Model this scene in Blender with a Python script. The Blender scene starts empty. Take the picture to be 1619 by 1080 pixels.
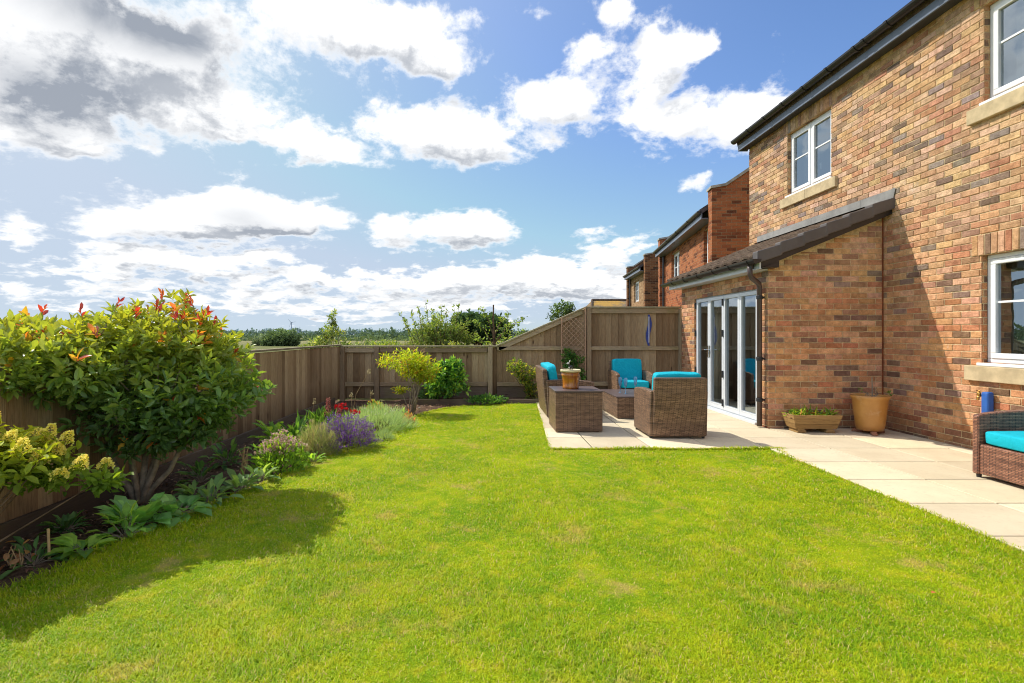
import bpy, math, random
import numpy as np
from mathutils import Matrix, Vector
random.seed(7)
RNG = np.random.default_rng(11)
S = bpy.context.scene
COL = S.collection
R = math.radians
PI = math.pi

# ------------------------------------------------------------------ node helper
class NG:
    def __init__(self, tree):
        self.t = tree
    def n(self, typ, **kw):
        nd = self.t.nodes.new(typ)
        for k, v in kw.items():
            setattr(nd, k, v)
        return nd
    def put(self, sock, v):
        if v is None:
            return
        if isinstance(v, bpy.types.NodeSocket):
            self.t.links.new(v, sock)
        else:
            if sock.type == 'RGBA' and len(v) == 3:
                v = (*v, 1)
            sock.default_value = v
    def m(self, op, a, b=None, c=None, clamp=False):
        nd = self.n('ShaderNodeMath', operation=op, use_clamp=clamp)
        for s, v in zip(nd.inputs, (a, b, c)):
            self.put(s, v)
        return nd.outputs[0]
    def v(self, op, a, b=None, c=None):
        nd = self.n('ShaderNodeVectorMath', operation=op)
        for s, x in zip(nd.inputs, (a, b, c)):
            self.put(s, x)
        return nd.outputs['Value'] if op in ('DOT_PRODUCT', 'LENGTH', 'DISTANCE') else nd.outputs[0]
    def noise(self, vec, scale, detail=4, rough=.55, color=False, dist=0):
        nd = self.n('ShaderNodeTexNoise')
        self.put(nd.inputs['Vector'], vec)
        nd.inputs['Scale'].default_value = scale
        nd.inputs['Detail'].default_value = detail
        nd.inputs['Roughness'].default_value = rough
        nd.inputs['Distortion'].default_value = dist
        return nd.outputs['Color' if color else 'Fac']
    def ramp(self, fac, stops, interp='LINEAR'):
        nd = self.n('ShaderNodeValToRGB')
        nd.color_ramp.interpolation = interp
        el = nd.color_ramp.elements
        while len(el) < len(stops):
            el.new(.5)
        for e, (p, c) in zip(el, stops):
            e.position = p
            e.color = (*c, 1) if len(c) == 3 else c
        self.put(nd.inputs[0], fac)
        return nd.outputs[0]
    def smooth(self, x, a, b, lo=0., hi=1.):
        nd = self.n('ShaderNodeMapRange', interpolation_type='SMOOTHSTEP')
        self.put(nd.inputs[0], x)
        for i, q in enumerate((a, b, lo, hi)):
            self.put(nd.inputs[i + 1], q)
        return nd.outputs[0]
    def mix(self, f, a, b, mode='MIX'):
        nd = self.n('ShaderNodeMix', data_type='RGBA', blend_type=mode)
        self.put(nd.inputs[0], f)
        self.put(nd.inputs[6], a)
        self.put(nd.inputs[7], b)
        return nd.outputs[2]
    def xyz(self, vec):
        nd = self.n('ShaderNodeSeparateXYZ')
        self.put(nd.inputs[0], vec)
        return nd.outputs
    def comb(self, x, y, z):
        nd = self.n('ShaderNodeCombineXYZ')
        for s, q in zip(nd.inputs, (x, y, z)):
            self.put(s, q)
        return nd.outputs[0]
    def obj(self):
        return self.n('ShaderNodeTexCoord').outputs['Object']
    def pos(self):
        return self.n('ShaderNodeNewGeometry').outputs['Position']
    def attr(self, name):
        return self.n('ShaderNodeAttribute', attribute_name=name)
    def bump(self, h, strength=.5, dist=.01):
        nd = self.n('ShaderNodeBump')
        nd.inputs['Strength'].default_value = strength
        nd.inputs['Distance'].default_value = dist
        self.put(nd.inputs['Height'], h)
        return nd.outputs[0]

def mat(name):
    m = bpy.data.materials.new(name)
    m.use_nodes = True
    m.node_tree.nodes.clear()
    g = NG(m.node_tree)
    g.out = g.n('ShaderNodeOutputMaterial')
    return m, g

def princ(g, color, rough=.6, spec=.4, metal=0, normal=None, out=True, coat=0, trans=0):
    p = g.n('ShaderNodeBsdfPrincipled')
    g.put(p.inputs['Base Color'], color)
    g.put(p.inputs['Roughness'], rough)
    g.put(p.inputs['Specular IOR Level'], spec)
    g.put(p.inputs['Metallic'], metal)
    if coat:
        p.inputs['Coat Weight'].default_value = coat
        p.inputs['Coat Roughness'].default_value = .15
    if trans:
        p.inputs['Transmission Weight'].default_value = trans
    if normal is not None:
        g.put(p.inputs['Normal'], normal)
    if out:
        g.t.links.new(p.outputs[0], g.out.inputs[0])
    return p.outputs[0]

def mixsh(g, f, a, b):
    nd = g.n('ShaderNodeMixShader')
    g.put(nd.inputs[0], f)
    g.t.links.new(a, nd.inputs[1])
    g.t.links.new(b, nd.inputs[2])
    return nd.outputs[0]

M = {}
def brick_mat(key, palette, mortar, soldier=False, patchy=.22):
    m, g = mat(key)
    o = g.obj()
    x, y, z = g.xyz(o)
    u = g.m('ADD', x, y)
    vec = g.comb(z, u, 0) if soldier else g.comb(u, z, 0)
    d = g.noise(g.comb(u, z, 0), 9, 2, .6, color=True)
    vec = g.v('MULTIPLY_ADD', g.v('SUBTRACT', d, (.5, .5, .5)), (.014, .012, 0), vec)
    b = g.n('ShaderNodeTexBrick', offset=0 if soldier else .5)
    g.put(b.inputs['Vector'], vec)
    g.put(b.inputs['Color1'], (0, 0, 0)); g.put(b.inputs['Color2'], (1, 1, 1)); g.put(b.inputs['Mortar'], (0, 0, 0))
    b.inputs['Scale'].default_value = 1
    b.inputs['Mortar Size'].default_value = .0048
    b.inputs['Mortar Smooth'].default_value = .35
    b.inputs['Bias'].default_value = 0
    b.inputs['Brick Width'].default_value = .225
    b.inputs['Row Height'].default_value = .075
    bx_, by_, _z = g.xyz(vec)
    row = g.m('FLOOR', g.m('DIVIDE', by_, .075))
    odd = g.m('FLOORED_MODULO', row, 2)
    shift = 0. if soldier else g.m('MULTIPLY', g.m('SUBTRACT', 1, odd), .1125)
    colm = g.m('FLOOR', g.m('DIVIDE', g.m('ADD', bx_, shift), .225))
    wn = g.n('ShaderNodeTexWhiteNoise', noise_dimensions='3D'); g.put(wn.inputs['Vector'], g.comb(row, colm, 3.7))
    t = g.n('ShaderNodeSeparateColor'); g.put(t.inputs[0], wn.outputs['Color'])
    patch = g.noise(o, .55, 3, .5)
    tt = g.m('ADD', t.outputs[0], g.m('MULTIPLY', g.m('SUBTRACT', patch, .5), patchy))
    mott = g.noise(o, 17, 5, .7)
    tt = g.m('ADD', tt, g.m('MULTIPLY', g.m('SUBTRACT', mott, .5), .55))
    c = g.ramp(tt, palette)
    c = g.mix(g.smooth(g.noise(o, 60, 4, .7), .35, .75), g.mix(.5, c, (.30, .24, .20), 'MULTIPLY'), c)
    # pale lime bloom on odd bricks
    bloom = g.m('MULTIPLY', g.smooth(g.noise(o, 5, 3, .6), .66, .76), g.smooth(g.noise(o, 40, 3, .6), .4, .7))
    c = g.mix(g.m('MULTIPLY', bloom, .35), c, (.6, .5, .4))
    mc = g.mix(g.noise(o, 30, 3, .6), mortar, tuple(q * .62 for q in mortar))
    c = g.mix(b.outputs['Fac'], c, mc)
    c = g.mix(1, c, (1.08, 1.0, .84), 'MULTIPLY')
    if not soldier:
        low = g.smooth(z, 1.2, 3.6, .55, 0)
        c = g.mix(g.m('MULTIPLY', low, g.m('SUBTRACT', 1, b.outputs['Fac'])), c, g.mix(1, c, (1.0, .64, .49), 'MULTIPLY'))
    h = g.m('SUBTRACT', g.m('MULTIPLY', g.noise(g.v('MULTIPLY', o, (1, 1, 2.4)), 30, 6, .7), 1.2), g.m('MULTIPLY', b.outputs['Fac'], 1.0))
    tilt = g.m('MULTIPLY', t.outputs[0], .25)
    princ(g, c, .9, .2, normal=g.bump(g.m('ADD', h, tilt), .95, .016))
    M[key] = m

BUFF = [(.0, (.17, .125, .11)), (.09, (.25, .17, .135)), (.16, (.42, .25, .17)), (.26, (.62, .31, .18)), (.40, (.66, .39, .22)), (.54, (.74, .49, .29)), (.66, (.62, .34, .19)), (.78, (.78, .57, .37)), (.88, (.58, .37, .24)), (1, (.44, .30, .22))]
REDS = [(0, (.14, .06, .04)), (.15, (.29, .10, .055)), (.5, (.46, .165, .08)), (.8, (.52, .21, .105)), (1, (.41, .15, .075))]
TAN = [(0, (.30, .19, .12)), (.3, (.42, .28, .18)), (.7, (.5, .36, .24)), (1, (.40, .25, .16))]
BROWN = [(0, (.07, .04, .03)), (.3, (.22, .10, .055)), (.7, (.33, .17, .085)), (1, (.25, .12, .07))]
brick_mat('brick_buff', BUFF, (.74, .61, .40))
brick_mat('brick_soldier', BUFF, (.74, .61, .40), True)
# real bricks: colour per brick from the mesh, mottled and creased like hand thrown facing brick
m, g = mat('facing_brick')
o = g.obj()
a = g.attr('Col').outputs['Color']
n1 = g.noise(o, 14, 5, .7); n2 = g.noise(o, 70, 4, .7)
c = g.mix(g.smooth(n1, .32, .68), g.mix(1, a, (.72, .66, .62), 'MULTIPLY'), g.mix(1, a, (1.16, 1.14, 1.10), 'MULTIPLY'))
c = g.mix(g.smooth(n2, .52, .74, 0, .55), c, g.mix(1, a, (.5, .44, .42), 'MULTIPLY'))
bl = g.m('MULTIPLY', g.smooth(g.noise(o, 4.5, 3, .6), .64, .74), g.smooth(g.noise(o, 45, 3, .6), .42, .62))
c = g.mix(g.m('MULTIPLY', bl, .5), c, (.68, .60, .50))
damp_shade = g.smooth(g.m('ADD', g.xyz(o)[2], g.m('MULTIPLY', g.noise(o, 3, 4, .6), .5)), .28, .70, .62, 1)  # wall damp darkens the brick near the ground
stk = g.smooth(g.noise(g.v('MULTIPLY', o, (5, 5, .7)), 1, 4, .6), .55, .75, 1, .84)
dm = g.m('MULTIPLY', damp_shade, stk)
c = g.mix(1, c, g.comb(dm, dm, dm), 'MULTIPLY')
crease = g.noise(g.v('MULTIPLY', o, (1, 1, 2.6)), 24, 6, .72, dist=.5)
princ(g, c, .92, .2, normal=g.bump(g.m('ADD', crease, g.m('MULTIPLY', n2, .4)), .85, .014))
M['facing_brick'] = m
brick_mat('brick_red', REDS, (.46, .36, .25))
brick_mat('brick_tan', TAN, (.5, .42, .3))
brick_mat('brick_brown', BROWN, (.45, .36, .25))

def simple(key, color, rough=.6, spec=.4, var=.25, scale=8, bump=.0, bscale=60, metal=0, coat=0):
    m, g = mat(key)
    o = g.obj()
    n = g.noise(o, scale, 5, .6)
    c = g.mix(g.smooth(n, .3, .7), tuple(q * (1 - var) for q in color), tuple(min(1, q * (1 + var)) for q in color))
    nrm = g.bump(g.noise(o, bscale, 4, .6), bump, .004) if bump else None
    princ(g, c, rough, spec, metal, normal=nrm, coat=coat)
    M[key] = m
simple('mortar', (.60, .47, .28), .95, .1, .22, 30, .5, 120)
simple('stone', (.52, .41, .25), .9, .2, .18, 6, .5, 90)
simple('coping_stone', (.36, .33, .28), .9, .2, .25, 6, .4, 60)
simple('white_upvc', (.8, .81, .82), .25, .5, .03, 3)
simple('grey_frame', (.62, .65, .68), .3, .5, .04, 3)
simple('dark_plastic', (.022, .019, .019), .32, .5, .2, 4)
simple('brown_plastic', (.07, .045, .04), .35, .5, .15, 4)
simple('fascia', (.12, .15, .21), .35, .5, .12, 3)
simple('soffit', (.05, .05, .055), .5, .4, .1, 3)
simple('lead', (.235, .228, .215), .55, .4, .22, 3, .2, 20)
simple('verge_cap', (.105, .092, .088), .5, .35, .12, 5, .15, 50)
simple('black_iron', (.02, .02, .022), .5, .4, .1, 5)
simple('chrome', (.7, .7, .7), .15, .5, .05, 5, metal=1)
simple('brass', (.65, .36, .10), .3, .5, .1, 5, metal=1)
simple('sealant', (.20, .055, .02), .8, .3, .3, 12)
simple('rim_cream', (.62, .55, .33), .5, .4, .15, 20)
simple('dark_soil', (.03, .02, .014), .95, .1, .4, 30, .6, 80)
simple('blue_cover', (.03, .12, .42), .5, .4, .15, 6)
simple('thermo_blue', (.035, .055, .24), .45, .4, .2, 14)
simple('thermo_pale', (.62, .62, .74), .4, .4, .06, 14)
simple('room_wall', (.62, .57, .48), .9, .2, .06, 2)
simple('room_floor', (.20, .15, .10), .6, .3, .2, 3)
simple('curtain_cloth', (.62, .57, .47), .95, .1, .1, 2)
simple('blind_cloth', (.55, .56, .55), .9, .1, .05, 2)
simple('bark', (.13, .085, .05), .95, .15, .4, 14, .7, 40)
simple('pale_bark', (.26, .21, .15), .95, .15, .35, 14, .7, 40)
simple('dry_stem', (.42, .29, .14), .9, .2, .3, 20)
simple('cane', (.55, .38, .18), .8, .2, .2, 20)
simple('bark_chip', (.12, .065, .042), .95, .15, .55, 9)
simple('figure_dark', (.03, .03, .03), .4, .5, .3, 30)
simple('figure_pale', (.6, .56, .55), .5, .4, .1, 30)
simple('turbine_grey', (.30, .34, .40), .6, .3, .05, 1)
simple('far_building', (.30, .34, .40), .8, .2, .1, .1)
simple('pale_plaque', (.42, .46, .52), .6, .3, .08, 6)

# glass: clear sheet that reflects the sky the way double glazing does
m, g = mat('window_glass')
fr = g.n('ShaderNodeFresnel'); fr.inputs[0].default_value = 2.5
tr = g.n('ShaderNodeBsdfTransparent'); tr.inputs[0].default_value = (.80, .86, .84, 1)
gl = g.n('ShaderNodeBsdfGlossy'); gl.inputs['Roughness'].default_value = .0; gl.inputs[0].default_value = (.78, .90, 1, 1)
wob = g.bump(g.noise(g.obj(), 2.5, 2, .5), .03, .05)
g.put(gl.inputs['Normal'], wob)
s = mixsh(g, g.m('MULTIPLY_ADD', fr.outputs[0], .6, .26), tr.outputs[0], gl.outputs[0])
g.t.links.new(s, g.out.inputs[0]); M['window_glass'] = m
m, g = mat('blue_glass')
fr = g.n('ShaderNodeFresnel'); fr.inputs[0].default_value = 1.5
tr = g.n('ShaderNodeBsdfTransparent'); tr.inputs[0].default_value = (.72, .86, .96, 1)
gl = g.n('ShaderNodeBsdfGlossy'); gl.inputs['Roughness'].default_value = .03
df = g.n('ShaderNodeBsdfTranslucent'); df.inputs[0].default_value = (.25, .55, .9, 1)
d2 = g.n('ShaderNodeBsdfDiffuse'); d2.inputs[0].default_value = (.25, .55, .9, 1)
s = mixsh(g, g.m('MAXIMUM', fr.outputs[0], .12), mixsh(g, .45, tr.outputs[0], mixsh(g, .5, df.outputs[0], d2.outputs[0])), gl.outputs[0])
g.t.links.new(s, g.out.inputs[0]); M['blue_glass'] = m

# timber: 'Col' red channel is a per-board random, grain runs along the board (green channel 1 = along X/Y)
def wood_mat(key, cols, grey=.35, rough=.85, horizontal=False, green=.0, damp_shade=False):
    m, g = mat(key)
    o = g.obj()
    a = g.attr('Col')
    t = g.n('ShaderNodeSeparateColor'); g.put(t.inputs[0], a.outputs['Color'])
    rnd = t.outputs[0]
    off = g.comb(g.m('MULTIPLY', rnd, 37), g.m('MULTIPLY', rnd, 17), g.m('MULTIPLY', rnd, 53))
    p = g.v('ADD', o, off)
    sc = (1.3, 1.3, 22) if horizontal else (24, 24, 1.3)
    gp = g.v('MULTIPLY', p, sc)
    grain = g.noise(gp, 1.6, 6, .65, dist=.6)
    fine = g.noise(gp, 6, 4, .7)
    c = g.ramp(g.m('ADD', g.m('MULTIPLY', rnd, .75), g.m('MULTIPLY', grain, .32)), [(0.1, cols[0]), (.45, cols[1]), (.75, cols[2]), (1, cols[3])])
    c = g.mix(g.smooth(fine, .25, .6, .55, 0), c, (.05, .03, .02))
    kn = g.n('ShaderNodeTexVoronoi'); g.put(kn.inputs['Vector'], g.v('MULTIPLY', p, (3.2, 3.2, 9) if horizontal else (7.5, 7.5, 2.4))); kn.inputs['Scale'].default_value = 1
    knot = g.smooth(kn.outputs['Distance'], .05, .16, 1, 0)
    keep = g.m('GREATER_THAN', g.noise(p, 1.1, 1, .5), .52)
    c = g.mix(g.m('MULTIPLY', g.m('MULTIPLY', knot, keep), .85), c, (.05, .022, .012))
    wet = g.noise(o, 1.3, 3, .6)
    c = g.mix(g.smooth(wet, .45, .75, 0, grey), c, (.33, .245, .145))
    if green:
        c = g.mix(g.smooth(g.noise(o, 3.3, 3, .6), .48, .7, 0, green), c, (.17, .17, .05))
    if damp_shade:
        c = g.mix(1, c, g.ramp(g.m('ADD', g.xyz(o)[2], g.m('MULTIPLY', wet, .25)), [(.10, (.45, .42, .40)), (.62, (1, 1, 1))]), 'MULTIPLY')  # deep shade at the fence foot painted into the board colour
    princ(g, c, rough, .2, normal=g.bump(g.m('ADD', grain, g.m('MULTIPLY', fine, .6)), .35, .006))
    M[key] = m
FC = [(.19, .115, .058), (.33, .215, .115), (.45, .315, .175), (.58, .43, .25)]
wood_mat('fence_board', FC, damp_shade=True)
wood_mat('fence_rail', [(.25, .175, .105), (.35, .25, .15), (.43, .32, .195), (.50, .39, .25)], horizontal=True, green=.35)
wood_mat('fence_post', [(.25, .175, .105), (.35, .25, .15), (.43, .32, .195), (.50, .39, .25)])
wood_mat('fence_cap', [(.26, .22, .13), (.36, .31, .19), (.42, .36, .23), (.5, .43, .28)], horizontal=True, green=.3)
wood_mat('sleeper', [(.09, .065, .045), (.14, .10, .07), (.19, .14, .10), (.24, .18, .13)], horizontal=True, green=.25)
wood_mat('shaded_timber', [(.055, .04, .028), (.085, .062, .043), (.115, .085, .06), (.15, .11, .08)], horizontal=True, green=.15)  # sleeper browns darkened: dim light at the left fence foot painted in
wood_mat('planter_wood', [(.25, .14, .05), (.33, .20, .075), (.40, .25, .10), (.46, .30, .13)], 0.05, horizontal=True)
wood_mat('trellis_wood', [(.40, .24, .14), (.46, .28, .18), (.50, .32, .21), (.55, .36, .24)], .1)

# woven rattan
def wicker(key, dark, mid, light, gap):
    m, g = mat(key)
    o = g.obj()
    x, y, z = g.xyz(o)
    u = g.m('ADD', x, y)
    nrm = g.n('ShaderNodeTexCoord').outputs['Normal']
    nz = g.m('ABSOLUTE', g.xyz(nrm)[2])
    flat = g.m('GREATER_THAN', nz, .7)
    v = g.m('ADD', g.m('MULTIPLY', z, g.m('SUBTRACT', 1, flat)), g.m('MULTIPLY', y, flat))
    uu = g.m('ADD', g.m('MULTIPLY', u, g.m('SUBTRACT', 1, flat)), g.m('MULTIPLY', x, flat))
    vec = g.comb(uu, v, 0)
    b = g.n('ShaderNodeTexBrick', offset=.5)
    g.put(b.inputs['Vector'], vec)
    g.put(b.inputs['Color1'], (0, 0, 0)); g.put(b.inputs['Color2'], (1, 1, 1)); g.put(b.inputs['Mortar'], (0, 0, 0))
    for k, q in (('Scale', 1), ('Mortar Size', .0022), ('Mortar Smooth', .6), ('Bias', 0), ('Brick Width', .056), ('Row Height', .013)):
        b.inputs[k].default_value = q
    t = g.n('ShaderNodeSeparateColor'); g.put(t.inputs[0], b.outputs['Color'])
    streak = g.noise(g.comb(g.m('MULTIPLY', uu, 2.0), g.m('MULTIPLY', v, 34), 0), 1, 3, .6)
    tt = g.m('ADD', g.m('MULTIPLY', streak, .85), g.m('MULTIPLY', t.outputs[0], .32))
    c = g.ramp(tt, [(.25, dark), (.5, mid), (.85, light)])
    # uprights showing through every 12 cm as a pair of dark dots
    up = g.m('PINGPONG', uu, .028)
    dots = g.m('MULTIPLY', g.m('LESS_THAN', up, .0055), g.m('GREATER_THAN', g.m('PINGPONG', v, .013), .006))
    c = g.mix(g.m('MULTIPLY', dots, .5), c, gap)
    c = g.mix(g.m('MULTIPLY', b.outputs['Fac'], .85), c, gap)
    sw = g.m('MULTIPLY', g.m('SINE', g.m('MULTIPLY', uu, 2 * PI / .056)), .3)
    h = g.m('SUBTRACT', g.m('ADD', sw, g.m('MULTIPLY', streak, .3)), b.outputs['Fac'])
    princ(g, c, .45, .45, normal=g.bump(h, .7, .004))
    M[key] = m
wicker('wicker_brown', (.060, .034, .020), (.19, .105, .058), (.36, .215, .125), (.022, .013, .009))
wicker('wicker_red', (.06, .026, .019), (.22, .092, .056), (.40, .185, .11), (.016, .009, .007))
simple('table_board', (.12, .085, .08), .35, .5, .2, 5, .2, 30)

m, g = mat('turquoise_cloth')
o = g.obj()
c = g.mix(g.noise(o, 3, 3, .5), (.004, .43, .55), (.012, .53, .66))
c = g.mix(g.noise(o, 260, 2, .5), c, (.0, .33, .44))
princ(g, c, .8, .25, normal=g.bump(g.m('ADD', g.m('MULTIPLY', g.noise(o, 7, 3, .55, dist=1.2), 1.0), g.m('MULTIPLY', g.noise(o, 300, 2, .5), .04)), .55, .03))
M['turquoise_cloth'] = m

# glazed pots
def glaze(key, a, b, stain, rough=.35, streak=False):
    m, g = mat(key)
    o = g.obj()
    x, y, z = g.xyz(o)
    n = g.noise(o, 4.5, 4, .6)
    c = g.mix(g.smooth(n, .3, .7), a, b)
    if streak:
        st = g.noise(g.v('MULTIPLY', o, (26, 26, 2)), 1, 4, .6)
        c = g.mix(g.smooth(st, .4, .7), c, stain)
    c = g.mix(g.m('MULTIPLY', g.smooth(z, .0, .14, 1, 0), g.smooth(g.noise(o, 9, 3, .6), .4, .6)), c, stain)
    c = g.mix(g.m('MULTIPLY', g.smooth(g.noise(o, 7, 5, .7), .55, .75), .35), c, (.62, .48, .30))
    princ(g, c, rough, .5, normal=g.bump(g.noise(o, 30, 4, .6), .15, .006), coat=.2)
    M[key] = m
glaze('ochre_glaze', (.44, .20, .045), (.54, .27, .07), (.32, .13, .045), .42)
glaze('amber_glaze', (.40, .13, .012), (.52, .21, .02), (.22, .06, .01), .22, True)
glaze('terracotta', (.30, .12, .06), (.38, .17, .09), (.2, .08, .04), .8)

# paving slabs
m, g = mat('paving')
o = g.obj()
a = g.attr('Col')
n1 = g.noise(o, 2.2, 5, .65); n2 = g.noise(o, 26, 5, .7)
c = g.mix(g.smooth(n1, .3, .7), (.67, .57, .395), (.76, .665, .475))
c = g.mix(.7, c, a.outputs['Color'], 'MULTIPLY')
c = g.mix(g.smooth(n2, .52, .78, 0, .6), c, (.46, .36, .24))
c = g.mix(g.smooth(g.noise(o, 1.1, 4, .6), .58, .75, 0, .35), c, (.42, .34, .22))
princ(g, c, .85, .25, normal=g.bump(g.m('ADD', g.noise(o, 11, 5, .6), g.m('MULTIPLY', g.noise(o, 120, 3, .6), .4)), .3, .006))
M['paving'] = m
simple('joint_sand', (.075, .058, .04), .95, .1, .35, 20, .4, 90)

# roof tiles
m, g = mat('roof_tile')
o = g.obj()
c = g.mix(g.smooth(g.noise(o, 5, 4, .6), .35, .65), (.10, .068, .05), (.19, .125, .085))
c = g.mix(g.smooth(g.noise(o, 38, 4, .7), .5, .7, 0, .8), c, (.30, .26, .17))
c = g.mix(g.smooth(g.noise(o, 60, 3, .7), .45, .7), g.mix(.6, c, (.3, .3, .3), 'MULTIPLY'), c)
princ(g, c, .95, .15, normal=g.bump(g.noise(o, 70, 4, .7), .9, .02))
M['roof_tile'] = m
m, g = mat('lichen_tile')
o = g.obj()
c = g.mix(g.smooth(g.noise(o, .9, 4, .6), .4, .6), (.21, .155, .10), (.42, .25, .06))
c = g.mix(g.m('GREATER_THAN', g.m('PINGPONG', g.xyz(o)[2], .09), .082), c, (.06, .05, .04))
princ(g, c, .95, .15); M['lichen_tile'] = m
simple('slate', (.07, .065, .07), .8, .2, .3, 6, .4, 20)

# soil bed and field
m, g = mat('soil')
o = g.pos()
c = g.ramp(g.noise(o, 28, 6, .75), [(.3, (.045, .029, .019)), (.5, (.13, .08, .05)), (.72, (.28, .18, .12))])
princ(g, c, .95, .1, normal=g.bump(g.noise(o, 42, 6, .75), 1, .03)); M['soil'] = m

m, g = mat('field')
o = g.pos()
x, y, z = g.xyz(o)
band = g.noise(g.v('MULTIPLY', o, (.0016, .010, 1)), 1, 2, .5)
c = g.ramp(band, [(.3, (.12, .17, .05)), (.44, (.20, .20, .075)), (.52, (.27, .25, .11)), (.6, (.14, .19, .055)), (.72, (.24, .23, .10))])
c = g.mix(g.noise(g.v('MULTIPLY', o, (.3, 1.5, 1)), 1, 5, .7), g.mix(.5, c, (.3, .3, .2), 'MULTIPLY'), c)
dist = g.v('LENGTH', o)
c = g.mix(g.smooth(dist, 60, 1500, 0, .8), c, (.30, .37, .43))  # distance haze mixed into the field colour
princ(g, c, .95, .1); M['field'] = m

def turf_color(g):
    """lawn colour shared by the turf sheet and the blades: patches of lush, yellowed and worn grass in the ground plane"""
    p = g.pos()
    x, y, z = g.xyz(p)
    q = g.comb(x, y, 0)
    a = g.noise(q, 1.5, 5, .68, dist=.5)
    b = g.noise(q, 7.5, 6, .7)
    dk = g.noise(g.v('ADD', q, (3.1, 9.2, 0)), 3.4, 5, .7)
    w = g.noise(g.v('ADD', q, (7.3, 2.1, 0)), 2.6, 6, .7)
    lush = (.25, .44, .009); mid = (.49, .60, .010); dry = (.64, .58, .035); straw = (.70, .51, .18)
    c = g.mix(g.smooth(g.m('ADD', a, g.m('MULTIPLY', g.m('SUBTRACT', b, .5), .7)), .30, .70), lush, mid)
    c = g.mix(g.smooth(b, .47, .72, 0, .75), c, dry)
    c = g.mix(g.smooth(dk, .53, .70, 0, .6), c, (.17, .34, .012))
    c = g.mix(g.smooth(w, .54, .68, 0, .7), c, straw)
    return c
m, g = mat('turf_soil')
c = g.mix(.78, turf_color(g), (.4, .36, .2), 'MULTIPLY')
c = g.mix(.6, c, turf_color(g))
princ(g, c, .95, .1, normal=g.bump(g.noise(g.pos(), 60, 5, .7), 1, .03)); M['turf_soil'] = m
m, g = mat('grass_blade')
t = g.n('ShaderNodeSeparateColor'); g.put(t.inputs[0], g.attr('Col').outputs['Color'])
c = turf_color(g)
c = g.mix(g.smooth(t.outputs[0], .35, 1, 0, .6), c, (.58, .55, .018))
c = g.mix(g.smooth(t.outputs[0], .35, .0, 0, .55), c, (.15, .30, .010))
c = g.mix(g.m('GREATER_THAN', t.outputs[1], .92), c, (.64, .51, .21))
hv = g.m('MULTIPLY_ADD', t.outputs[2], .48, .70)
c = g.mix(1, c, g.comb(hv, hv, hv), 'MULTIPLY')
gn = g.n('ShaderNodeNewGeometry').outputs['Normal']
up = g.v('NORMALIZE', g.v('MULTIPLY_ADD', gn, (.55, .55, .55), (0, 0, .75)))
d = princ(g, c, .6, .25, normal=up, out=False)
tl = g.n('ShaderNodeBsdfTranslucent'); g.put(tl.inputs[0], g.mix(1, c, (1.45, 1.45, .6), 'MULTIPLY'))
g.t.links.new(mixsh(g, .42, d, tl.outputs[0]), g.out.inputs[0]); M['grass_blade'] = m

# leaves: colour is carried per leaf
def leaf_mat(key, rough=.4, trans=.4, spec=.45, tint=(1.5, 1.35, .5), gain=1.6):
    m, g = mat(key)
    a = g.v('MULTIPLY', g.attr('Col').outputs['Color'], (gain, gain, gain))
    n = g.noise(g.obj(), 35, 3, .6)
    c = g.mix(g.smooth(n, .3, .7, 0, .35), a, g.mix(1, a, (.55, .6, .6), 'MULTIPLY'))
    d = princ(g, c, rough, spec, out=False)
    tl = g.n('ShaderNodeBsdfTranslucent'); g.put(tl.inputs[0], g.mix(1, c, tint, 'MULTIPLY'))
    g.t.links.new(mixsh(g, trans, d, tl.outputs[0]), g.out.inputs[0])
    M[key] = m
leaf_mat('glossy_leaf', .30, .45, .5, gain=3.3)
leaf_mat('soft_leaf', .6, .45, .25, gain=1.95)
leaf_mat('petal', .7, .35, .2, (1.1, 1.05, 1.05), 1.25)
leaf_mat('distant_leaf', .85, .25, .1, (1.2, 1.2, .7), 1.7)

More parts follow.
